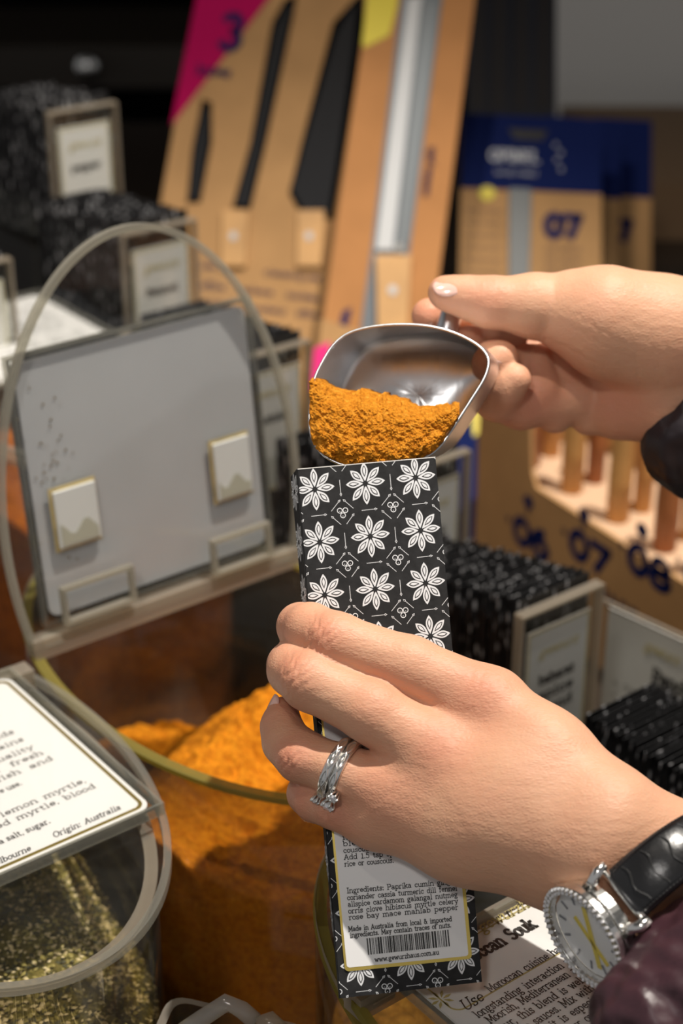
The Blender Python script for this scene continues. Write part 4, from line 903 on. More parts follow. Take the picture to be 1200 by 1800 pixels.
# ------------------------------------------------------------------ the person: two hands and sleeves
per = thing('person', 'person in a plum jacket, one hand holding the packet and the other tipping the scoop', 'person', tuple(P(1300, 1500, .52)))
LB = 560.0
left = build_hand('left_hand', LB, [
    [(862, 1240, 16, 11.5), (720, 1172, 12, 9.6), (590, 1126, 8, 8.9), (545, 1105, 1, 8.1), (528, 1101, -7, 7.4), (548, 1106, -17, 6.8)],
    [(770, 1325, 20, 11.5), (655, 1252, 18, 9.8), (545, 1197, 12, 9.3), (518, 1177, 3, 8.6), (512, 1170, -6, 7.6), (532, 1172, -16, 6.9)],
    [(705, 1392, 18, 11), (600, 1356, 15, 8.3), (530, 1329, 9, 8.2), (503, 1304, 4, 7.4), (494, 1276, 0, 6.3), (497, 1252, -4, 5.3)],
    [(660, 1436, 14, 9.4), (590, 1415, 11, 7.4), (556, 1404, 5, 7.2), (541, 1395, -1, 6.4), (541, 1380, -7, 5.6)]],
    [[(862, 1240, 16, 11), (960, 1330, 26, 12), (1070, 1428, 38, 12.5)],
     [(770, 1325, 20, 11.5), (900, 1400, 30, 12.8), (1055, 1480, 42, 13)],
     [(705, 1392, 18, 10.8), (850, 1448, 28, 12), (1010, 1506, 38, 12.5)],
     [(660, 1436, 14, 9.2), (810, 1472, 22, 11), (970, 1520, 27, 11)],
     [(1070, 1440, 38, 13), (1175, 1520, 34, 17), (1310, 1650, 40, 20)],
     [(985, 1512, 29, 12), (1105, 1578, 21, 14), (1250, 1710, 26, 19)],
     [(1030, 1440, 24, 14), (880, 1290, 2, 12), (800, 1235, -16, 10.5)],
     [(800, 1235, -16, 10.5), (725, 1205, -27, 9.4), (660, 1180, -28, 8.2)]],
    per, h=.7, kp=11, kf=6, sm=3,
    wrinkles=[(565, 1113, 8, (-.9, -.42), 5.5, 5.2, .75, (-4.2, -2.2, 0, 2.1, 4.0)), (523, 1182, 8, (-.86, -.5), 5.5, 5.4, .7, (-4.0, -2.0, 0, 2.2, 4.2)), (512, 1333, 9, (-.9, -.3), 3.5, 3.6, .7, (-2, -.5, 1.2, 2.6)),
              (838, 1200, 20, (-.9, -.42), 9, 9, .16, (-6, -3, 0, 3, 6)), (765, 1300, 24, (-.88, -.47), 9, 9, .14, (-5, -2, 2, 5)), (700, 1386, 22, (-.92, -.38), 7, 7, .22, (-3, 0, 3)), (580, 1425, 9, (-.9, -.3), 3, 3.5, .35, (-2, 0, 2))],
    blush=[(560, 1113, 16, 9, .55), (523, 1182, 16, 9, .55), (508, 1333, 14, 8, .6), (490, 1100, 0, 9, .45), (480, 1170, 0, 9, .35), (480, 1260, 0, 12, .4), (545, 1400, 5, 11, .7), (838, 1210, 28, 14, .42), (770, 1300, 30, 14, .34), (690, 1390, 25, 12, .42), (590, 1430, 15, 10, .6), (665, 1235, 20, 9, .4), (610, 1400, 10, 9, .5)])
nail(472, 1241, -1.8, LB, (.42, -.9, -.2), (-.80, .42, .30), 9, 7.6, per)
nail(511, 1382, -4, LB, (.1, -1, -.1), (-.90, .08, .42), 7.5, 6.8, per)

RB = 650.0
right = build_hand('right_hand', RB, [
    [(1010, 545, 8, 14), (940, 538, 12, 12), (858, 531, 13, 9.4), (820, 522, 13, 7.6), (788, 516, 13, 6.3), (779, 514, 13, 5.6)],
    [(985, 560, -22, 10), (865, 552, -24, 8.6), (790, 556, -18, 7.6), (754, 555, -10, 6.9)],
    [(990, 620, -20, 10), (900, 610, -20, 8.6), (850, 606, -10, 7.6), (824, 603, -1, 6.8)],
    [(1000, 650, -12, 10), (905, 645, -8, 8.4), (862, 648, 3, 8), (868, 634, 10, 7.4), (880, 630, 12, 6.6)],
    [(1010, 700, -6, 10), (915, 712, -2, 9), (872, 702, 6, 8), (886, 684, 12, 7), (905, 667, 15, 6.0)],
    [(905, 575, -6, 7), (868, 584, 0, 5.2)],
    [(975, 728, -6, 7.5), (948, 690, -1, 8.2), (938, 640, -5, 7.8)], [(1035, 732, -8, 7.5), (1003, 692, -5, 8.4), (985, 640, -9, 8)]],
    [[(1000, 548, 11, 14), (1060, 560, 14, 17), (1160, 582, 10, 18.5), (1330, 625, 2, 22)],
     [(1075, 598, 12, 13), (1150, 615, 6, 16)],
     [(985, 560, -22, 10), (1120, 600, -16, 17)], [(1000, 640, -18, 10), (1130, 640, -12, 18), (1330, 680, 0, 23)],
     [(1010, 700, -16, 10.5), (1090, 700, -12, 11), (1160, 695, -6, 14), (1330, 720, 0, 20)],
     [(1085, 722, -4, 9), (1150, 706, 0, 12)]],
    per, h=.85, kp=9, kf=3, ks=3.0, sm=3,
    wrinkles=[(868, 510, 20, (-1, -.1), 5, 5, .35, (-3, -1, 1, 3)), (1020, 610, 20, (-.5, .8), 12, 16, .22, (-7, -3, 3, 8)), (1130, 640, 16, (-.9, .3), 10, 14, .25, (-7, -2, 4))],
    blush=[(780, 515, 16, 10, .3), (860, 520, 20, 10, .35), (875, 632, 8, 8, .6), (903, 668, 8, 8, .55), (752, 556, -5, 9, .5), (822, 600, 0, 8, .6), (930, 700, 5, 14, .6), (1000, 640, 10, 16, .3), (1090, 730, 10, 14, .5)])
nail(787, 499, 19.3, RB, (-1, .0, -.05), (-.12, .55, .80), 11.5, 8.6, per, .2)
nail(746, 560, -4.5, RB, (-.4, 1, .4), (-.55, -.15, .85), 7, 6.5, per)
nail(884, 622, 17.6, RB, (.3, -1, 0), (.35, .25, .9), 7.5, 6.2, per)
nail(912, 661, 19.6, RB, (.3, -1, 0), (.55, .15, .82), 7, 5.2, per)

def sleeve(name, base, segs, m, seed, amp, h=1.6, kp=12):
    S_ = [s for c in segs for s in chain(c, base)]
    allp = np.array([q for s in S_ for q in (s[0], s[1])]); rm = 44
    vol = Vol(allp.min(0) - rm, allp.max(0) + rm, h); v = vol.caps(S_, kp, 16)
    V, F = surface_nets(v, vol.lo, h); V = smooth(V, F, 3); N = vnormals(V, F)
    a = V[:, 0] / 17 + V[:, 1] / 31; b_ = V[:, 1] / 17 - V[:, 2] / 15
    d = (1 - 2 * np.abs(fbm(a, b_, 3, seed) - .5) * 2) * amp + (fbm(V[:, 0] / 7, V[:, 1] / 7 + V[:, 2] / 7, 3, seed + 3) - .5) * amp * .5
    V = V + N * d[:, None]
    W = np.stack([V[:, 0], V[:, 1], -V[:, 2]], 1) / 1000
    return mesh_np(name, cam2world(W), F, m, per)
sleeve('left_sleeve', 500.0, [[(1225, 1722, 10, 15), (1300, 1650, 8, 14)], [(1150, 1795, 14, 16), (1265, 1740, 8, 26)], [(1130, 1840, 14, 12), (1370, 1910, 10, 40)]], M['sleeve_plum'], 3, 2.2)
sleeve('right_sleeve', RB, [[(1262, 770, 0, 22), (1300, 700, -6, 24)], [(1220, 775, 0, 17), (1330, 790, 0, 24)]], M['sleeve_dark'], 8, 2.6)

# ------------------------------------------------------------------ watch
def cv(x, y, z): return CX * x + CU * y - CF * z          # camera axes: right, up, toward the viewer
wc = P(1021, 1652, .506); wn = cv(-.80, -.36, .47).normalized()
e1 = cv(.42, -.90, 0); e1 = (e1 - wn * e1.dot(wn)).normalized(); e2 = wn.cross(e1).normalized()
watch = thing('wrist_watch', 'ladies silver wrist watch with stone set bezel and black leather strap', 'watch', tuple(wc))
def wring(r, off, n=64): return [wc + (e1 * math.cos(2 * math.pi * i / n) + e2 * math.sin(2 * math.pi * i / n)) * r + wn * off for i in range(n)]
WR = .0172
MB().prism(wring(WR * .96, -.0082), wn * .0044).build('watch_case', M['silver'], watch, bevel=.0006)
bz = MB(); bz.ring(wring(WR, -.0032), wring(WR * .83, -.0032), wn * .0028); bz.build('bezel', M['silver'], watch, bevel=.0005)
gem = MB()
for k, (r, n, gr) in enumerate(((WR * .95, 52, .00074), (WR * .875, 46, .00070), (WR * .975, 52, .0005))):
    for i in range(n):
        a = 2 * math.pi * (i + k * .5) / n; c = wc + (e1 * math.cos(a) + e2 * math.sin(a)) * r + wn * (-.0002 if k < 2 else -.0018)
        vs_ = [c + e1 * gr, c + e2 * gr, c - e1 * gr, c - e2 * gr, c + wn * gr * .9, c - wn * gr * .5]
        gem.add(vs_, [(0, 1, 4), (1, 2, 4), (2, 3, 4), (3, 0, 4), (1, 0, 5), (2, 1, 5), (3, 2, 5), (0, 3, 5)])
M['crystal'] = mat('cut_crystal', (.95, .95, .98), .15, .35, spec=1)
gem.build('bezel_crystals', M['crystal'], watch)
MB().prism(wring(WR * .83, -.0036), wn * .0004).build('dial', mat('silver_dial', (.88, .88, .86), .35), watch)
wh = MB()
def flat_bar(mb, a, b, w_, up, mi=0):
    d = (b - a).normalized(); s = up.cross(d) * w_ / 2; mb.prism([a + s, b + s, b - s, a - s], up * .0002, mi)
fz = wn * -.0030
flat_bar(wh, wc + fz - e1 * .009 + e2 * .004, wc + fz + e1 * .011 - e2 * .002, .0018, wn); flat_bar(wh, wc + fz - e1 * .006 - e2 * .003, wc + fz + e1 * .010 + e2 * .003, .0016, wn)
wh.build('watch_hands', mat('gilt_hand', (.85, .68, .12), .35), watch)
wm = MB()
for i in range(12):
    a = 2 * math.pi * i / 12; d = e1 * math.cos(a) + e2 * math.sin(a); flat_bar(wm, wc + fz + d * .0098, wc + fz + d * .0128, .0007, wn)
wm.build('hour_markers', mat('grey_marker', (.25, .26, .28), .3), watch)
dm = MB()
n_ = 40; rings = [(WR * .825, -.0014), (WR * .78, -.0002), (WR * .6, .0008), (WR * .3, .0013)]
vv_ = []
for r, o_ in rings: vv_ += wring(r, o_, n_)
vv_.append(wc + wn * .0014)
ff = [(l * n_ + i, l * n_ + (i + 1) % n_, (l + 1) * n_ + (i + 1) % n_, (l + 1) * n_ + i) for l in range(3) for i in range(n_)] + [(3 * n_ + i, 3 * n_ + (i + 1) % n_, 4 * n_) for i in range(n_)]
dm.add(vv_, ff); dm.build('watch_glass', clear_mat('watch_crystal', (.97, .97, .98), rough=.01), watch, smooth=True)
# strap loop round the wrist
wa = cv(.57, -.67, .43); wa = (wa - wn * wa.dot(wn)).normalized(); wt = wa.cross(wn)
if wt.dot(CU) < 0: wt = -wt
RN, RT = .0245, .0275
O = wc - wn * (RN + .0065) + wt * .0015
def sp_(phi, off=0): return O + wn * ((RN + off) * math.cos(phi)) + wt * ((RT + off) * math.sin(phi))
st = MB(); nphi = 60; ws = .0086; sv = []; cols = [(-1, 0), (-.97, .0012), (-.7, .0024), (0, .0030), (.7, .0024), (.97, .0012), (1, 0), (.9, -.0006), (-.9, -.0006)]
ph0, ph1 = math.radians(36), math.radians(310)
for i in range(nphi + 1):
    f_ = i / nphi; ph = ph0 + (ph1 - ph0) * f_; wd = ws * (1 - .10 * min(f_ * 2.2, 1))
    for (c, hgt) in cols: sv.append(sp_(ph, hgt) + wa * (c * wd))
nc = len(cols); sf = [(i * nc + k, i * nc + (k + 1) % nc, (i + 1) * nc + (k + 1) % nc, (i + 1) * nc + k) for i in range(nphi) for k in range(nc)] + [tuple(range(nc)), tuple(nphi * nc + k for k in range(nc - 1, -1, -1))]
st.add(sv, sf); strap = st.build('strap', M['leather'], watch, smooth=True)
sc_ = MB()
for side in (-1, 1):
    for i in range(52):
        ph = math.radians(40) + i * math.radians(2.6); a = sp_(ph, .0026) + wa * (side * ws * .86); b_ = sp_(ph + math.radians(1.7), .0026) + wa * (side * ws * .86)
        sc_.tube([a, b_], .00022, 5)
for i in range(9):
    ph = math.radians(47 + i * 15); pts = [sp_(ph + .03 * math.sin(k), .0030 - .0007 * (k / 4 - 1) ** 2) + wa * (ws * (k / 4 - 1) * .72) for k in range(9)]
    sc_.tube(pts, .00032, 5)
sc_.build('stitching', mat('dark_thread', (.03, .03, .03), .35), strap)
for side in (-1, 1):
    lg = MB()
    for e in (1, -1):
        a = wc - wn * .005 + wt * (e * WR * .80) + wa * (side * .0088)
        if e > 0: lg.tube([a, a + wt * .0035 - wn * .0012, sp_(math.radians(34), .0035) + wa * (side * .0100), sp_(math.radians(40), .0022) + wa * (side * .0100)], [.0017, .0019, .0018, .0013], 10)
        else: lg.tube([a, a - wt * .0035 - wn * .003, a - wt * .006 - wn * .007], [.0017, .0018, .0014], 10)
    lg.build('lug', M['silver'], watch, smooth=True)
lg = MB(); lg.tube([sp_(math.radians(36), .001) - wa * .0098, sp_(math.radians(36), .001) + wa * .0098], .0014, 10)
lg.build('strap_bar', M['silver'], watch, smooth=True)
bk_ = MB(); ph = math.radians(128); bb = [sp_(ph - .11, .0045) - wa * .0108, sp_(ph + .11, .0045) - wa * .0108, sp_(ph + .11, .0045) + wa * .0108, sp_(ph - .11, .0045) + wa * .0108]
bk_.tube(bb, .0009, 8, closed=True); bk_.build('buckle', M['silver'], watch, smooth=True)

# ------------------------------------------------------------------ rings on the ring finger
rc = P(603, 1354, (LB - 15) / 1000)
def finger_ring(name, label, shift, rad, gemspec, tilt, wave=0.):
    ax = cv(*tilt).normalized(); c = rc - cv(.93, -.32, 0).normalized() * shift * -1
    x = (cv(0, 0, 1) - ax * ax.dot(cv(0, 0, 1))).normalized(); y = ax.cross(x)
    if y.dot(CU) < 0: y = -y
    root = thing(name, label, 'ring', tuple(c))
    n = 72; pt = lambda a, r: c + (x * math.cos(a) + y * math.sin(a)) * r
    b1 = MB(); ptsb = [pt(2 * math.pi * i / n, rad + .0002) + ax * (wave * math.sin(4 * math.pi * i / n)) for i in range(n)]
    outer = [(q_ - c).normalized() for q_ in ptsb]
    V_ = []; 
    prof = [(-.0012, 0), (-.0011, .0010), (-.0004, .0014), (.0004, .0014), (.0011, .0010), (.0012, 0)]
    for i in range(n):
        for (a_, h_) in prof: V_.append(ptsb[i] + ax * a_ * (1 + .35 * math.cos(2 * math.pi * i / n * 1)) + outer[i] * h_)
    m = len(prof); b1.add(V_, [(i * m + k, ((i + 1) % n) * m + k, ((i + 1) % n) * m + (k + 1) % m, i * m + (k + 1) % m) for i in range(n) for k in range(m)])
    b1.build('band', M['silver'], root, smooth=True)
    tw = MB()
    for s_ in (-1, 1): tw.tube([pt(a, rad + .0017) + ax * (.0009 * s_ * math.sin(a * 5)) for a in [math.radians(-75 + i * 4) for i in range(38)]], .00042, 6)
    tw.build('twisted_wire', M['silver'], root, smooth=True)
    for (a, gr, off, kind) in gemspec:
        a = math.radians(a); o_ = (x * math.cos(a) + y * math.sin(a)); p = pt(a, rad + .0026 + gr * .6) + ax * off
        s1 = ax; s2 = o_.cross(ax); g_ = MB(); k = 10
        R1 = [p + (s1 * math.cos(2 * math.pi * i / k) + s2 * math.sin(2 * math.pi * i / k)) * gr for i in range(k)]
        R2 = [p + (s1 * math.cos(2 * math.pi * i / k) + s2 * math.sin(2 * math.pi * i / k)) * gr * .58 + o_ * gr * .38 for i in range(k)]
        g_.add(R1 + R2 + [p - o_ * gr * .9], [(i, (i + 1) % k, k + (i + 1) % k, k + i) for i in range(k)] + [tuple(k + i for i in range(k))] + [((i + 1) % k, i, 2 * k) for i in range(k)])
        g_.build('gemstone', M['crystal'], root)
        pg = MB()
        for i in range(6):
            q_ = (s1 * math.cos(math.pi / 3 * i) + s2 * math.sin(math.pi / 3 * i)); pg.tube([p - o_ * (gr * .6 + .0022) + q_ * gr * .4, p - o_ * .0002 + q_ * gr * 1.02, p + o_ * gr * .35 + q_ * gr * .92], .00042, 6)
        pg.build('prong', M['silver'], root, smooth=True)
finger_ring('engagement_ring', 'silver ring with a raised round stone, nearer the fingertip', .0012, .0092, [(-66, .0021, -.0004, 1), (-40, .0015, -.0022, 1)], (-.86, .38, -.34))
finger_ring('wedding_ring', 'silver twisted band with a small side stone, nearer the knuckle', -.0018, .0092, [(-76, .0014, .0016, 1)], (-.86, .38, -.34))
# ------------------------------------------------------------------ racks of spice packets
pm_, nt, b = new_mat('black_packet_small_print'); b.inputs['Roughness'].default_value = .42
tc = nt.nodes.new('ShaderNodeTexCoord'); vo = nt.nodes.new('ShaderNodeTexVoronoi'); vo.inputs['Scale'].default_value = 210; vo.feature = 'F1'
mp = nt.nodes.new('ShaderNodeMapping'); nt.links.new(tc.outputs['Object'], mp.inputs[0]); nt.links.new(mp.outputs[0], vo.inputs['Vector'])
rp = nt.nodes.new('ShaderNodeValToRGB'); rp.color_ramp.elements[0].position = .2; rp.color_ramp.elements[0].color = (.30, .30, .31, 1); rp.color_ramp.elements[1].position = .34; rp.color_ramp.elements[1].color = (.010, .010, .011, 1)
oi = nt.nodes.new('ShaderNodeObjectInfo'); cb = nt.nodes.new('ShaderNodeVectorMath'); cb.operation = 'SCALE'; cb.inputs[0].default_value = (3, 5, 7); nt.links.new(oi.outputs['Random'], cb.inputs['Scale']); nt.links.new(cb.outputs[0], mp.inputs['Location']); mp.inputs['Scale'].default_value = (1.3, 1.3, .45)
nt.links.new(vo.outputs['Distance'], rp.inputs[0]); nt.links.new(rp.outputs[0], b.inputs['Base Color'])
M['packet'] = pm_
PWID, PH, PT_ = .049, .098, .0019
pmb = MB(); x0 = -PWID / 2
prof = [(-PWID / 2, 0), (-PWID / 2 + .0006, PT_ * .5), (0, PT_ * .5 + .0002), (PWID / 2 - .0006, PT_ * .5), (PWID / 2, 0), (PWID / 2 - .0006, -PT_ * .5), (0, -PT_ * .5 - .0002), (-PWID / 2 + .0006, -PT_ * .5)]
lv = [0, .4, .85, .93, 1]; sc_l = [1, 1.1, .9, .35, .3]
VV = []
for z_, s_ in zip(lv, sc_l): VV += [(x_, y_ * s_, z_ * PH) for x_, y_ in prof]
k = len(prof); FF = [(l * k + i, l * k + (i + 1) % k, (l + 1) * k + (i + 1) % k, (l + 1) * k + i) for l in range(4) for i in range(k)] + [tuple(range(k - 1, -1, -1)), tuple(4 * k + i for i in range(k))]
pmb.add(VV, FF); proto = pmb.build('spice_packet', M['packet'])
used = [False]
ANG = TH
VD = Vector((-math.sin(TH), math.cos(TH), 0))
def rack(px, py, D, n, plate_h, where, sign=('spice', 'Sumac'), nlab=1, step=.0030, width=.054, slope=.10):
    tr = P(px, py, D); tr_z = tr.z; L = n * step + .008; base = tr_z - .094; SL = VD - Z * slope
    if base < .012: base = .004
    o0 = Vector((tr.x, tr.y, base)) - U * width      # front left bottom corner of the holder
    r = thing('packet_rack', 'clear acrylic rack ' + where, 'packet rack', tuple(o0 + U * width / 2))
    h = tr_z - base; t = .0022
    w1 = MB().box(o0, U * width, VD * t, Z * h).build('front_plate', M['acrylic'], r)
    MB().box(o0 + VD * .0034 + Z * .003, U * width, VD * t, Z * (h - .004)).build('inner_plate', M['acrylic'], r)
    e = MB()
    for off in (0, .0034):
        q = o0 + VD * off; ew = .0012
        e.box(q - U * .0004 - VD * .0002, U * ew, VD * (t + .0004), Z * h); e.box(q + U * (width - ew + .0004) - VD * .0002, U * ew, VD * (t + .0004), Z * h); e.box(q + Z * (h - .0010) - VD * .0002, U * width, VD * (t + .0004), Z * .0014)
    e.build('plate_edge', M['edge_cream'], w1)
    s1 = MB(); s1.box(o0 + VD * .006, U * .0016, SL * L, Z * h * .30); s1.box(o0 + VD * .006 + U * (width - .0016), U * .0016, SL * L, Z * h * .30); s1.box(o0 + VD * .006 + SL * L, U * width, VD * .0016, Z * h * .9); s1.build('side_wall', M['acrylic'], r)
    MB().box(o0 + VD * .006, U * width, SL * L, Z * -.002).build('rack_floor', M['acrylic'], r)
    cd = MB().box(o0 + U * .006 + VD * .00225 + Z * h * .05, U * (width - .012), VD * .0006, Z * h * .82).build('sign_card', M['card'], r)
    g = MB(); a = o0 + VD * .00215
    fx = lambda u, v: a + U * u + Z * v
    g.ring([fx(.0065, h * .06), fx(width - .0065, h * .06), fx(width - .0065, h * .86), fx(.0065, h * .86)], [fx(.0074, h * .06 + .0009), fx(width - .0074, h * .06 + .0009), fx(width - .0074, h * .86 - .0009), fx(.0074, h * .86 - .0009)], VD * .00005)
    stroke_text(g, sign[0], fx(.014, h * .70) - VD * .0002, U, Z, .0050, slant=.3, wd=1.2, width=.026)
    g.build('gold_print', M['goldink'], cd)
    tm = MB(); 
    for i, q in enumerate(sign[1:]): stroke_text(tm, q, fx(.015, h * .53 - i * .009) - VD * .0002, U, Z, .0048, wd=2.2, width=.024)
    tm.build('printed_text', M['ink'], cd)
    if base > .02:
        rs = MB().box(o0 + VD * .002 - Z * (.0022 + slope * L), U * width, VD * (L + .004), Z * -(base - .0024 - slope * L)).build('display_riser', M['shelf_dark']); tag(recenter(rs), 'dark riser block under the ' + where.replace('with', 'rack with'), 'riser')
    for i in range(n):
        c = proto if not used[0] else proto.copy()
        if used[0]: COL.objects.link(c)
        used[0] = True
        p = o0 + U * (width / 2 + random.uniform(-.0012, .0012)) + VD * (.0085 + i * step) + Z * (.0006 - slope * i * step)
        tip = random.choice((0, 0, 0, 1)) * random.uniform(0, .003)
        c.location = p + Z * tip; c.rotation_euler = (math.radians(random.uniform(-.3, .3)), math.radians(random.uniform(-.5, .5)), TH + math.radians(random.uniform(-.7, .7)))
        tag(c, 'black patterned spice packet filed in the rack ' + where, 'packet', 'packets in the rack ' + where)
    return r
rack(1062, 1027, .834, 37, 0, 'just above the wrist at the right', ('gewurz', 'baharat', 'spice', 'blend'), slope=.24)
rack(828, 793, .915, 34, 0, 'half hidden behind the held packet', ('gewurz', 'sumac'), slope=.22)
rack(545, 600, 1.00, 34, 0, 'behind the raised lid right edge', ('gewurz', 'cumin'))
rack(345, 386, 1.10, 38, 0, 'behind the top of the raised lid', ('gewurz', 'fennel'))
rack(205, 180, 1.22, 34, 0, 'highest at the upper left', ('gewurz', 'pepper'))
rack(20, 455, 1.04, 10, 0, 'cut by the left picture edge', ('gewurz', 'thyme'), step=.0032)
# low front rack at the right: rows of packets without a sign in view
o0 = P(990, 1262, .745)
def row(start, n, step, ztop, lab, grp, lean=4):
    for i in range(n):
        c = proto.copy(); COL.objects.link(c)
        p = start - VD * (i * step); c.location = (p.x, p.y, ztop - PH); c.rotation_euler = (math.radians(lean + random.uniform(-.3, .3)), math.radians(random.uniform(-.6, .6)), TH + math.radians(random.uniform(-.9, .9)))
        tag(c, lab, 'packet', grp)
zt = .155
pA = on_plane(1075, 1215, Vector((0, 0, zt)), Z)
row(pA, 30, .0034, zt, 'black patterned spice packet in the low tray at the right edge', 'packets in the low row at the right edge')
tb = MB(); tb.box(Vector((pA.x, pA.y, zt - PH - .004)) - VD * .110 - U * .03, U * .07, VD * .125, Z * .003); q = Vector((pA.x, pA.y, zt - PH - .004)) - U * .03 - VD * .110
tb.box(q - U * .002, U * .002, VD * .125, Z * .05); tb.box(q + U * .07, U * .002, VD * .125, Z * .05)
t_ = tb.build('packet_tray', M['acrylic']); tag(recenter(t_), 'low clear tray of black packets at the right edge above the wrist', 'tray')
rs = MB().box(Vector((q.x, q.y, zt - PH - .0045)), U * .07, VD * .125, Z * -(zt - PH - .0047)).build('display_riser', M['shelf_dark']); tag(recenter(rs), 'dark riser block under the low packet tray at the right edge', 'riser')

# white sign standing at the right, below the printed carton ------------------------------
def frame(px, py, D, px2, py2, D2):
    a = P(px, py, D); b_ = P(px2, py2, D2); x = (b_ - a); return a, x
a = P(1062, 1052, .93); b_ = P(1330, 1112, .86); x = (b_ - a); x.z = 0; x.normalize(); nrm = x.cross(Z)
if nrm.dot(CF) > 0: nrm = -nrm
hgt = a.z - .004
s_ = thing('sign_holder', 'clear standing holder with white sign card at the right edge below the printed carton', 'sign', (a.x, a.y, 0))
MB().box(Vector((a.x, a.y, .003)), x * .12, nrm * .002, Z * hgt).build('holder_front', M['acrylic'], s_)
MB().box(Vector((a.x, a.y, .003 + hgt)), x * .12, nrm * .002, Z * .0012).build('holder_edge', M['edge_cream'], s_)
MB().box(Vector((a.x, a.y, 0)) - nrm * .03, x * .12, nrm * .06, Z * .003).build('holder_foot', M['acrylic'], s_)
cd = MB().box(Vector((a.x, a.y, .006)) + x * .003 - nrm * .001, x * .114, nrm * .0007, Z * (hgt - .006)).build('sign_card', M['card'], s_)
fx = lambda u, v: Vector((a.x, a.y, v)) + x * u + nrm * .0023
tm = MB(); stroke_text(tm, 'Panch', fx(.037, hgt - .030), x, Z, .0075, wd=1.9); 
for i in range(4): stroke_text(tm, 'a fragrant blend of whole seeds', fx(.012, hgt - .044 - i * .008), x, Z, .003, wd=1.1, width=.095)
tm.build('printed_text', M['ink'], cd)
g = MB(); stroke_text(g, 'gewurz', fx(.030, hgt - .014), x, Z, .006, slant=.3, wd=1.1); g.build('gold_print', M['goldink'], cd)

# ------------------------------------------------------------------ knife cartons
class Board:
    """a flat carton given by its visible top left, bottom left and top right corners"""
    def __init__(s, root, tl, bl, tr, m, thick=.006, extend=.0, name='carton_front'):
        s.a = P(*tl); s.up = (P(*tl) - P(*bl)); s.H = s.up.length; s.up.normalize(); x = P(*tr) - s.a; x = x - s.up * x.dot(s.up); s.W = x.length; s.x = x.normalized(); s.n = s.x.cross(s.up)
        if s.n.dot(CF) > 0: s.n = -s.n
        s.o = s.a - s.up * (s.H + extend); s.Ht = s.H + extend; s.root = root; s.ext = extend
        s.base = MB().box(s.o, s.x * s.W, s.up * s.Ht, s.n * -thick).build(name, m, root) if root is not None else None
    def f(s, u, v, e=.0004):            # u from the left, v down from the top, in fractions of W and H
        return s.a + s.x * (u * s.W) - s.up * (v * s.H) + s.n * e
    def poly(s, pts, m, name, e=.0004, th=.0003, parent=None):
        return MB().prism([s.f(u, v, e) for u, v in pts], s.n * th).build(name, m, parent or s.root)
    def pxp(s, px, py, e=.0004):
        return on_plane(px, py, s.a + s.n * e, s.n)
    def pxpoly(s, pts, m, name, e=.0004, th=.0003, parent=None):
        return MB().prism([s.pxp(x, y, e) for x, y in pts], s.n * th).build(name, m, parent or s.root)
# wide carton with a magenta corner and three knives in windows
r = thing('knife_carton', 'wide kraft knife carton with magenta corner stripe and three dark blades', 'carton', tuple(P(420, 700, 1.42)))
B1 = Board(r, (352, -40, 1.44), (262, 470, 1.40), (690, -40, 1.42), M['kraft'], extend=.13)
B1.pxpoly([(346, -8), (386, -38), (500, -38), (300, 222), (312, 160)], M['magenta'], 'magenta_stripe')
tm = MB(); d1 = (B1.pxp(430, 40) - B1.pxp(390, 40)).normalized(); up_ = B1.n.cross(d1); up_ = up_ if up_.z > 0 else -up_
stroke_text(tm, '3', B1.pxp(384, 84, .0009), B1.x, B1.up, .030, wd=2.2)
stroke_text(tm, 'knives', B1.pxp(345, 130, .0009), B1.x, B1.up, .0085, wd=1.8)
for yy, t in ((505, 'office   carbone   couteau'), (535, 'cuisine  trancheur  office'), (470, 'les classiques')):
    stroke_text(tm, t, B1.pxp(352, yy, .0006), B1.x, B1.up, .0052, wd=1.4, width=.10)
tm.build('printed_text', M['navy'], r)
def blade(bd, pts, m, name='knife_blade', e=.0012, th=.002): return bd.pxpoly(pts, m, name, e, th)
for win, bl in (([(355, 175), (372, 180), (372, 250), (352, 356), (328, 356), (338, 260)], [(358, 190), (368, 195), (366, 250), (348, 352), (332, 352), (343, 260)]),
                ([(500, 0), (522, -10), (515, 30), (468, 250), (440, 368), (408, 366), (440, 250), (478, 40)], [(506, 10), (516, 8), (508, 40), (462, 250), (436, 364), (414, 362), (446, 250), (484, 50)]),
                ([(585, 40), (640, -20), (640, 60), (600, 300), (585, 386), (530, 380), (508, 340), (540, 210)], [(592, 60), (628, 0), (622, 80), (590, 300), (576, 380), (536, 374), (514, 336), (546, 220)])):
    B1.pxpoly(win, M['wall_black'], 'window', .0004, .0003); blade(B1, bl, M['steel_dark'])
for px in (412, 545): 
    B1.pxpoly([(px - 20, 372), (px + 26, 372), (px + 20, 470), (px - 22, 470)], M['beech'], 'handle_end', .0006, .004); B1.pxpoly([(px - 2 + 7 * math.cos(t), 415 + 8 * math.sin(t)) for t in [i * math.pi / 4 for i in range(8)]], M['steel'], 'rivet', .0048, .0006)
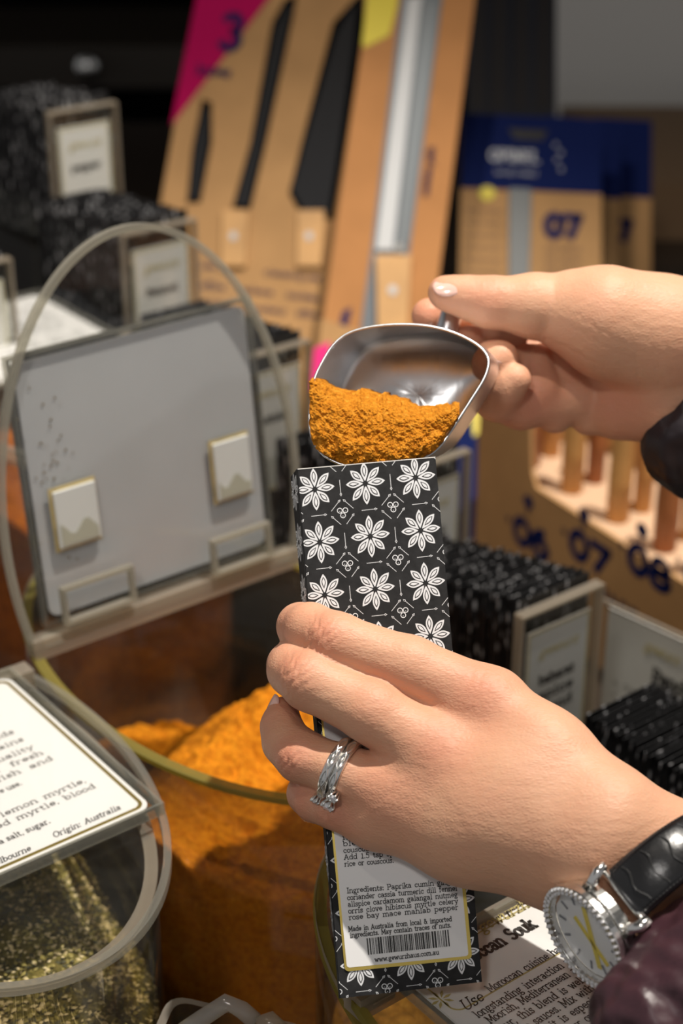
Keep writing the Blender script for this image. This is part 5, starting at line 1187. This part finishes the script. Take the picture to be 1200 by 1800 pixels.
# tall narrow carton with a serrated bread knife
r = thing('knife_carton', 'tall narrow orange kraft carton with a long bread knife and yellow flash', 'carton', tuple(P(660, 700, 1.34)))
B2 = Board(r, (655, -60, 1.375), (568, 560, 1.33), (842, -60, 1.375), M['kraft_orange'], extend=.12, thick=.012)
B2.pxpoly([(648, -40), (702, -40), (698, 10), (684, 62), (640, 84), (636, 76)], M['yellow'], 'yellow_flash')
B2.pxpoly([(705, -10), (778, -10), (720, 440), (712, 620), (628, 620), (655, 420)], mat('grey_window', (.16, .18, .20), .25), 'window')
blade(B2, [(716, 0), (742, -5), (738, 20), (690, 440), (660, 440), (690, 200)], M['steel'])
blade(B2, [(744, 0), (772, 5), (716, 432), (696, 432)], mat('grey_blade', (.13, .145, .155), .35, .6), 'blade_flat')
B2.pxpoly([(660, 452), (722, 452), (712, 640), (664, 640), (662, 520)], M['beech'], 'knife_handle', .0014, .006)
B2.pxpoly([(690 + 8 * math.cos(t), 510 + 9 * math.sin(t)) for t in [i * math.pi / 4 for i in range(8)]], M['steel'], 'rivet', .0076, .0006)
B2.pxpoly([(702 + 9 * math.cos(t), 436 + 9 * math.sin(t)) for t in [i * math.pi / 5 for i in range(10)]], M['silver'], 'blade_bolt', .0036, .0010)
tm = MB(); stroke_text(tm, 'couteau pain', B2.pxp(752, 345, .0008), B2.up, -B2.x, .006, wd=1.6); tm.build('printed_text', M['navy'], r)
B2.pxpoly([(602, 548), (618, 540), (606, 590), (590, 600)], M['navy'], 'dark_flash', .0006)
# pink edge of a further carton low behind the scoop
r = thing('knife_carton', 'narrow carton edge with pink stripe just left of the scoop', 'carton', tuple(P(560, 760, 1.25)))
B0 = Board(r, (566, 560, 1.20), (544, 760, 1.18), (640, 560, 1.22), M['kraft'], extend=.115)
B0.pxpoly([(552, 612), (580, 600), (572, 690), (545, 690)], mat('pink_print', (.80, .03, .22), .5), 'pink_stripe')

# blue topped hanging packs
def blue_pack(tl, bl, tr, label, split, text=True, main=True):
    r = thing('knife_pack', label, 'blister pack', tuple(P(*bl)))
    Bp = Board(r, tl, bl, tr, M['kraft'], extend=.06, thick=.003, name='kraft_backing')
    Bp.poly([(0, 0), (1, 0), (1, split), (0, split)], M['navy'], 'blue_header', .0004, .0004)
    tm = MB()
    if main:
        stroke_text(tm, 'OPINEL', Bp.f(.20, split * .62, .0011), Bp.x, Bp.up, .0098, wd=2.0, width=.042); stroke_text(tm, 'SAVOIE FRANCE', Bp.f(.24, split * .80, .0011), Bp.x, Bp.up, .0030, wd=1.4, width=.036)
        for i, (u_, v_) in enumerate(((.66, .40), (.70, .50), (.67, .60), (.70, .72))): stroke_text(tm, 'o', Bp.f(u_, split * v_, .0011), Bp.x, Bp.up, .005, wd=1.5)
        tm.build('white_lettering', mat('pale_lettering', (.5, .52, .56), .5), r)
        Bp.poly([(.33, split * .18), (.62, split * .18), (.58, split * .32), (.38, split * .32)], M['shelf_dark'], 'hang_slot', .0009)
        Bp.poly([(.34, split), (.50, split), (.48, 1.3), (.35, 1.3)], mat('dark_green_blade', (.045, .055, .055), .4), 'knife_blade', .0008, .003)
        Bp.pxpoly([(856 + 15 * math.cos(t), 340 + 13 * math.sin(t)) for t in [i * math.pi / 5 for i in range(10)]], M['yellow'], 'yellow_dot', .0012)
    t2 = MB()
    stroke_text(t2, '07' if main else '7', Bp.f(.60 if main else .42, split + .26, .0008), Bp.x, Bp.up, .019, wd=3.4, width=.030 if main else .012)
    if main:
        for i in range(4): stroke_text(t2, 'inox carbone', Bp.f(.60, split + .34 + i * .06, .0008), Bp.x, Bp.up, .003, wd=1.2, width=.03)
        for i in range(9): stroke_text(t2, 'lame acier manche', Bp.f(.04, split + .14 + i * .07, .0008), Bp.x, Bp.up, .0024, wd=1.0, width=.030)
    t2.build('dark_lettering', M['navy'], r)
blue_pack((1046, 208, 1.60), (1042, 500, 1.56), (1145, 212, 1.60), 'rearmost blue topped knife pack at the right', .47, main=False)
blue_pack((960, 204, 1.53), (950, 500, 1.49), (1092, 222, 1.53), 'middle blue topped knife pack, mostly hidden', .47, main=False)
blue_pack((812, 200, 1.45), (806, 500, 1.41), (1056, 226, 1.45), 'front blue topped knife pack with white lettering and number 07', .44)

# dark hanging knives behind and above the packs
for i, (x0, x1) in enumerate(((830, 850), (868, 886), (908, 925), (946, 966))):
    r = thing('hanging_pack', 'dark narrow hanging pack above the blue packs, %s' % ('far left one next to the tall carton', 'second one from the tall carton', 'second one from the grey wall', 'far right one beside the grey wall')[i], 'hanging pack', tuple(P(x0, 195, 1.75)))
    Bd = Board(r, (x0 - 8, -60, 1.78), (x0 - 10, 196, 1.74), (x1 + 12, -60, 1.78), mat('near_black_card', (.006, .007, .014), .5), thick=.004, name='pack_card', extend=.03)
    Bd.pxpoly([(x0 + 2, -50), (x1, -50), (x1 - 4, 190), (x0, 190)], mat('dim_blade', (.012, .008, .007), .5, .0), 'blade_sleeve')

# display carton with numbers 06 07 08 and wooden handles
r = thing('display_carton', 'long kraft display carton printed 06 07 08 holding wooden handled knives', 'carton', tuple(P(1000, 1060, 1.15)))
a = P(838, 975, 1.22); b_ = P(1215, 1080, 1.02)
x = b_ - a; x.z = 0; Lx = x.length + .08; x.normalize(); n_c = x.cross(Z); n_c = n_c if n_c.dot(CF) < 0 else -n_c
a0 = Vector((a.x, a.y, 0)); hf = (on_plane(930, 850, a0, n_c)).z
fb = lambda u, v, e=0.: a0 + x * u + Z * v + n_c * e
u1 = (on_plane(932, 850, a0, n_c) - a0).dot(x); zt_ = on_plane(838, 690, a0, n_c).z
MB().prism([fb(-.004, .001), fb(Lx, .001), fb(Lx, hf), fb(u1 + .006, hf), fb(u1, hf + .01), fb(u1 - .004, zt_), fb(-.004, zt_ + .008)], n_c * -.003).build('front_panel', M['kraft'], r)
MB().prism([fb(-.004, .001, -.003), fb(-.004, zt_ + .008, -.003), fb(-.004, zt_ + .06, -.09), fb(-.004, .001, -.09)], x * .003).build('side_panel', M['kraft'], r)
MB().prism([fb(-.004, .001, -.09), fb(Lx, .001, -.09), fb(Lx, zt_ + .03, -.09), fb(-.004, zt_ + .06, -.09)], n_c * -.003).build('back_panel', M['kraft'], r)
MB().prism([fb(.0, hf - .012, -.004), fb(Lx, hf - .012, -.004), fb(Lx, hf - .010, -.088), fb(.0, hf - .010, -.088)], Z * .002).build('inner_tray', mat('pale_kraft', (.62, .42, .27), .8), r)
def fpx(px, py, e=.0006): return on_plane(px, py, a0 + n_c * e, n_c)
tm = MB()
for (px, py, t) in ((900, 944, '06'), (998, 968, '07'), (1100, 994, '08'), (1200, 1022, '09')):
    p = fpx(px, py); stroke_text(tm, t, p, x, Z, .0175, wd=3.2, width=.042); stroke_text(tm, 'n', p - x * .0075 + Z * .010, x, Z, .0055, wd=1.8)
    c = fpx(px + 28, py - 62); 
    tm.add([c + x * (.0058 * math.cos(t_ * .785)) + Z * (.0050 * math.sin(t_ * .785)) for t_ in range(8)], [tuple(range(8))])
    stroke_text(tm, 'v', c - Z * .010 - x * .002, x, Z, .006, wd=1.5)
stroke_text(tm, 'MADE IN FRANCE', fpx(1045, 1045), x, Z, .0085, wd=1.8, width=.13)
tm.build('printed_text', M['navy'], r)
hx = [(868, 0), (905, 1), (945, 0), (985, 1), (1030, 0), (1072, 1), (1118, 0), (1160, 1), (1200, 0)]
woods = ['second', 'third']
names = ['first from the left, half behind the fingertips', 'second from the left in the printed carton', 'third from the left, slim and pale', 'fourth from the left, thick', 'middle one of the row', 'sixth from the left, pale', 'third from the right end', 'second from the right end', 'last at the right edge of the picture']
for i, (hx_, kind) in enumerate(hx):
    D_ = 1.30 - (hx_ - 860) / 360 * .17; p = on_plane(hx_ + 60, 850, a0 - n_c * (.03 + .022 * kind), n_c); 
    k = MB(); rr = .0078 if not kind else .0062
    path = [Vector((p.x, p.y, hf - .009)), Vector((p.x, p.y, hf + .02)), Vector((p.x, p.y, hf + .05)), Vector((p.x, p.y, hf + .08)), Vector((p.x, p.y, hf + .088))]
    root = thing('pocket_knife', 'wooden handled pocket knife in the printed carton, ' + names[i], 'knife', (p.x, p.y, hf - .009), 'wooden handled knives in the printed carton')
    k.tube(path, [rr * .95, rr, rr * .92, rr * .8, rr * .6], 14); k.build('knife_handle', M['beech'] if i % 3 else M['beech_dark'], root, smooth=True)
    MB().tube([Vector((p.x, p.y, hf + .088)), Vector((p.x, p.y, hf + .096))], rr * .85, 12).build('locking_collar', M['steel'], root, smooth=True)
# blue and yellow pack seen between scoop and carton
r = thing('knife_pack', 'small blue and yellow pack seen just under the scoop, left of the printed carton', 'blister pack', tuple(P(800, 900, 1.25)))
Bs = Board(r, (790, 690, 1.27), (786, 960, 1.23), (838, 690, 1.27), M['navy'], thick=.004, name='pack_card'); Bs.pxpoly([(826, 700), (846, 700), (844, 760), (832, 768)], M['yellow'], 'yellow_flash')

# brown shelf behind the packs, and dim back shelf at the upper left
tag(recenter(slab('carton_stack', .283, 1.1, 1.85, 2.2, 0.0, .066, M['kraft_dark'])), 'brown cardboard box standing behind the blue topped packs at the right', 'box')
s = slab('back_shelf', -1.3, .2, 2.5, 2.8, .02, .08, mat('dim_shelf', (.035, .026, .018), .5)); tag(recenter(s), 'dim dark shelf far behind at the upper left', 'shelf')
kn = MB(); c = P(153, 116, 2.42)
V_ = []; F_ = []; nu, nv = 12, 8
for i in range(nv + 1):
    for j in range(nu): th = math.pi * i / nv; ph = 2 * math.pi * j / nu; V_.append(c + Vector((math.sin(th) * math.cos(ph), math.sin(th) * math.sin(ph), math.cos(th))) * .018)
F_ = [(i * nu + j, (i + 1) * nu + j, (i + 1) * nu + (j + 1) % nu, i * nu + (j + 1) % nu) for i in range(nv) for j in range(nu)]
kn.add(V_, F_); kn.box(c - Vector((.004, 0, .004)), (.008, 0, 0), (0, .09, 0), (0, 0, .008))
ko = kn.build('shelf_knob', M['silver'], smooth=True); tag(recenter(ko), 'small bright metal knob on the dim shelf at the upper left', 'knob')
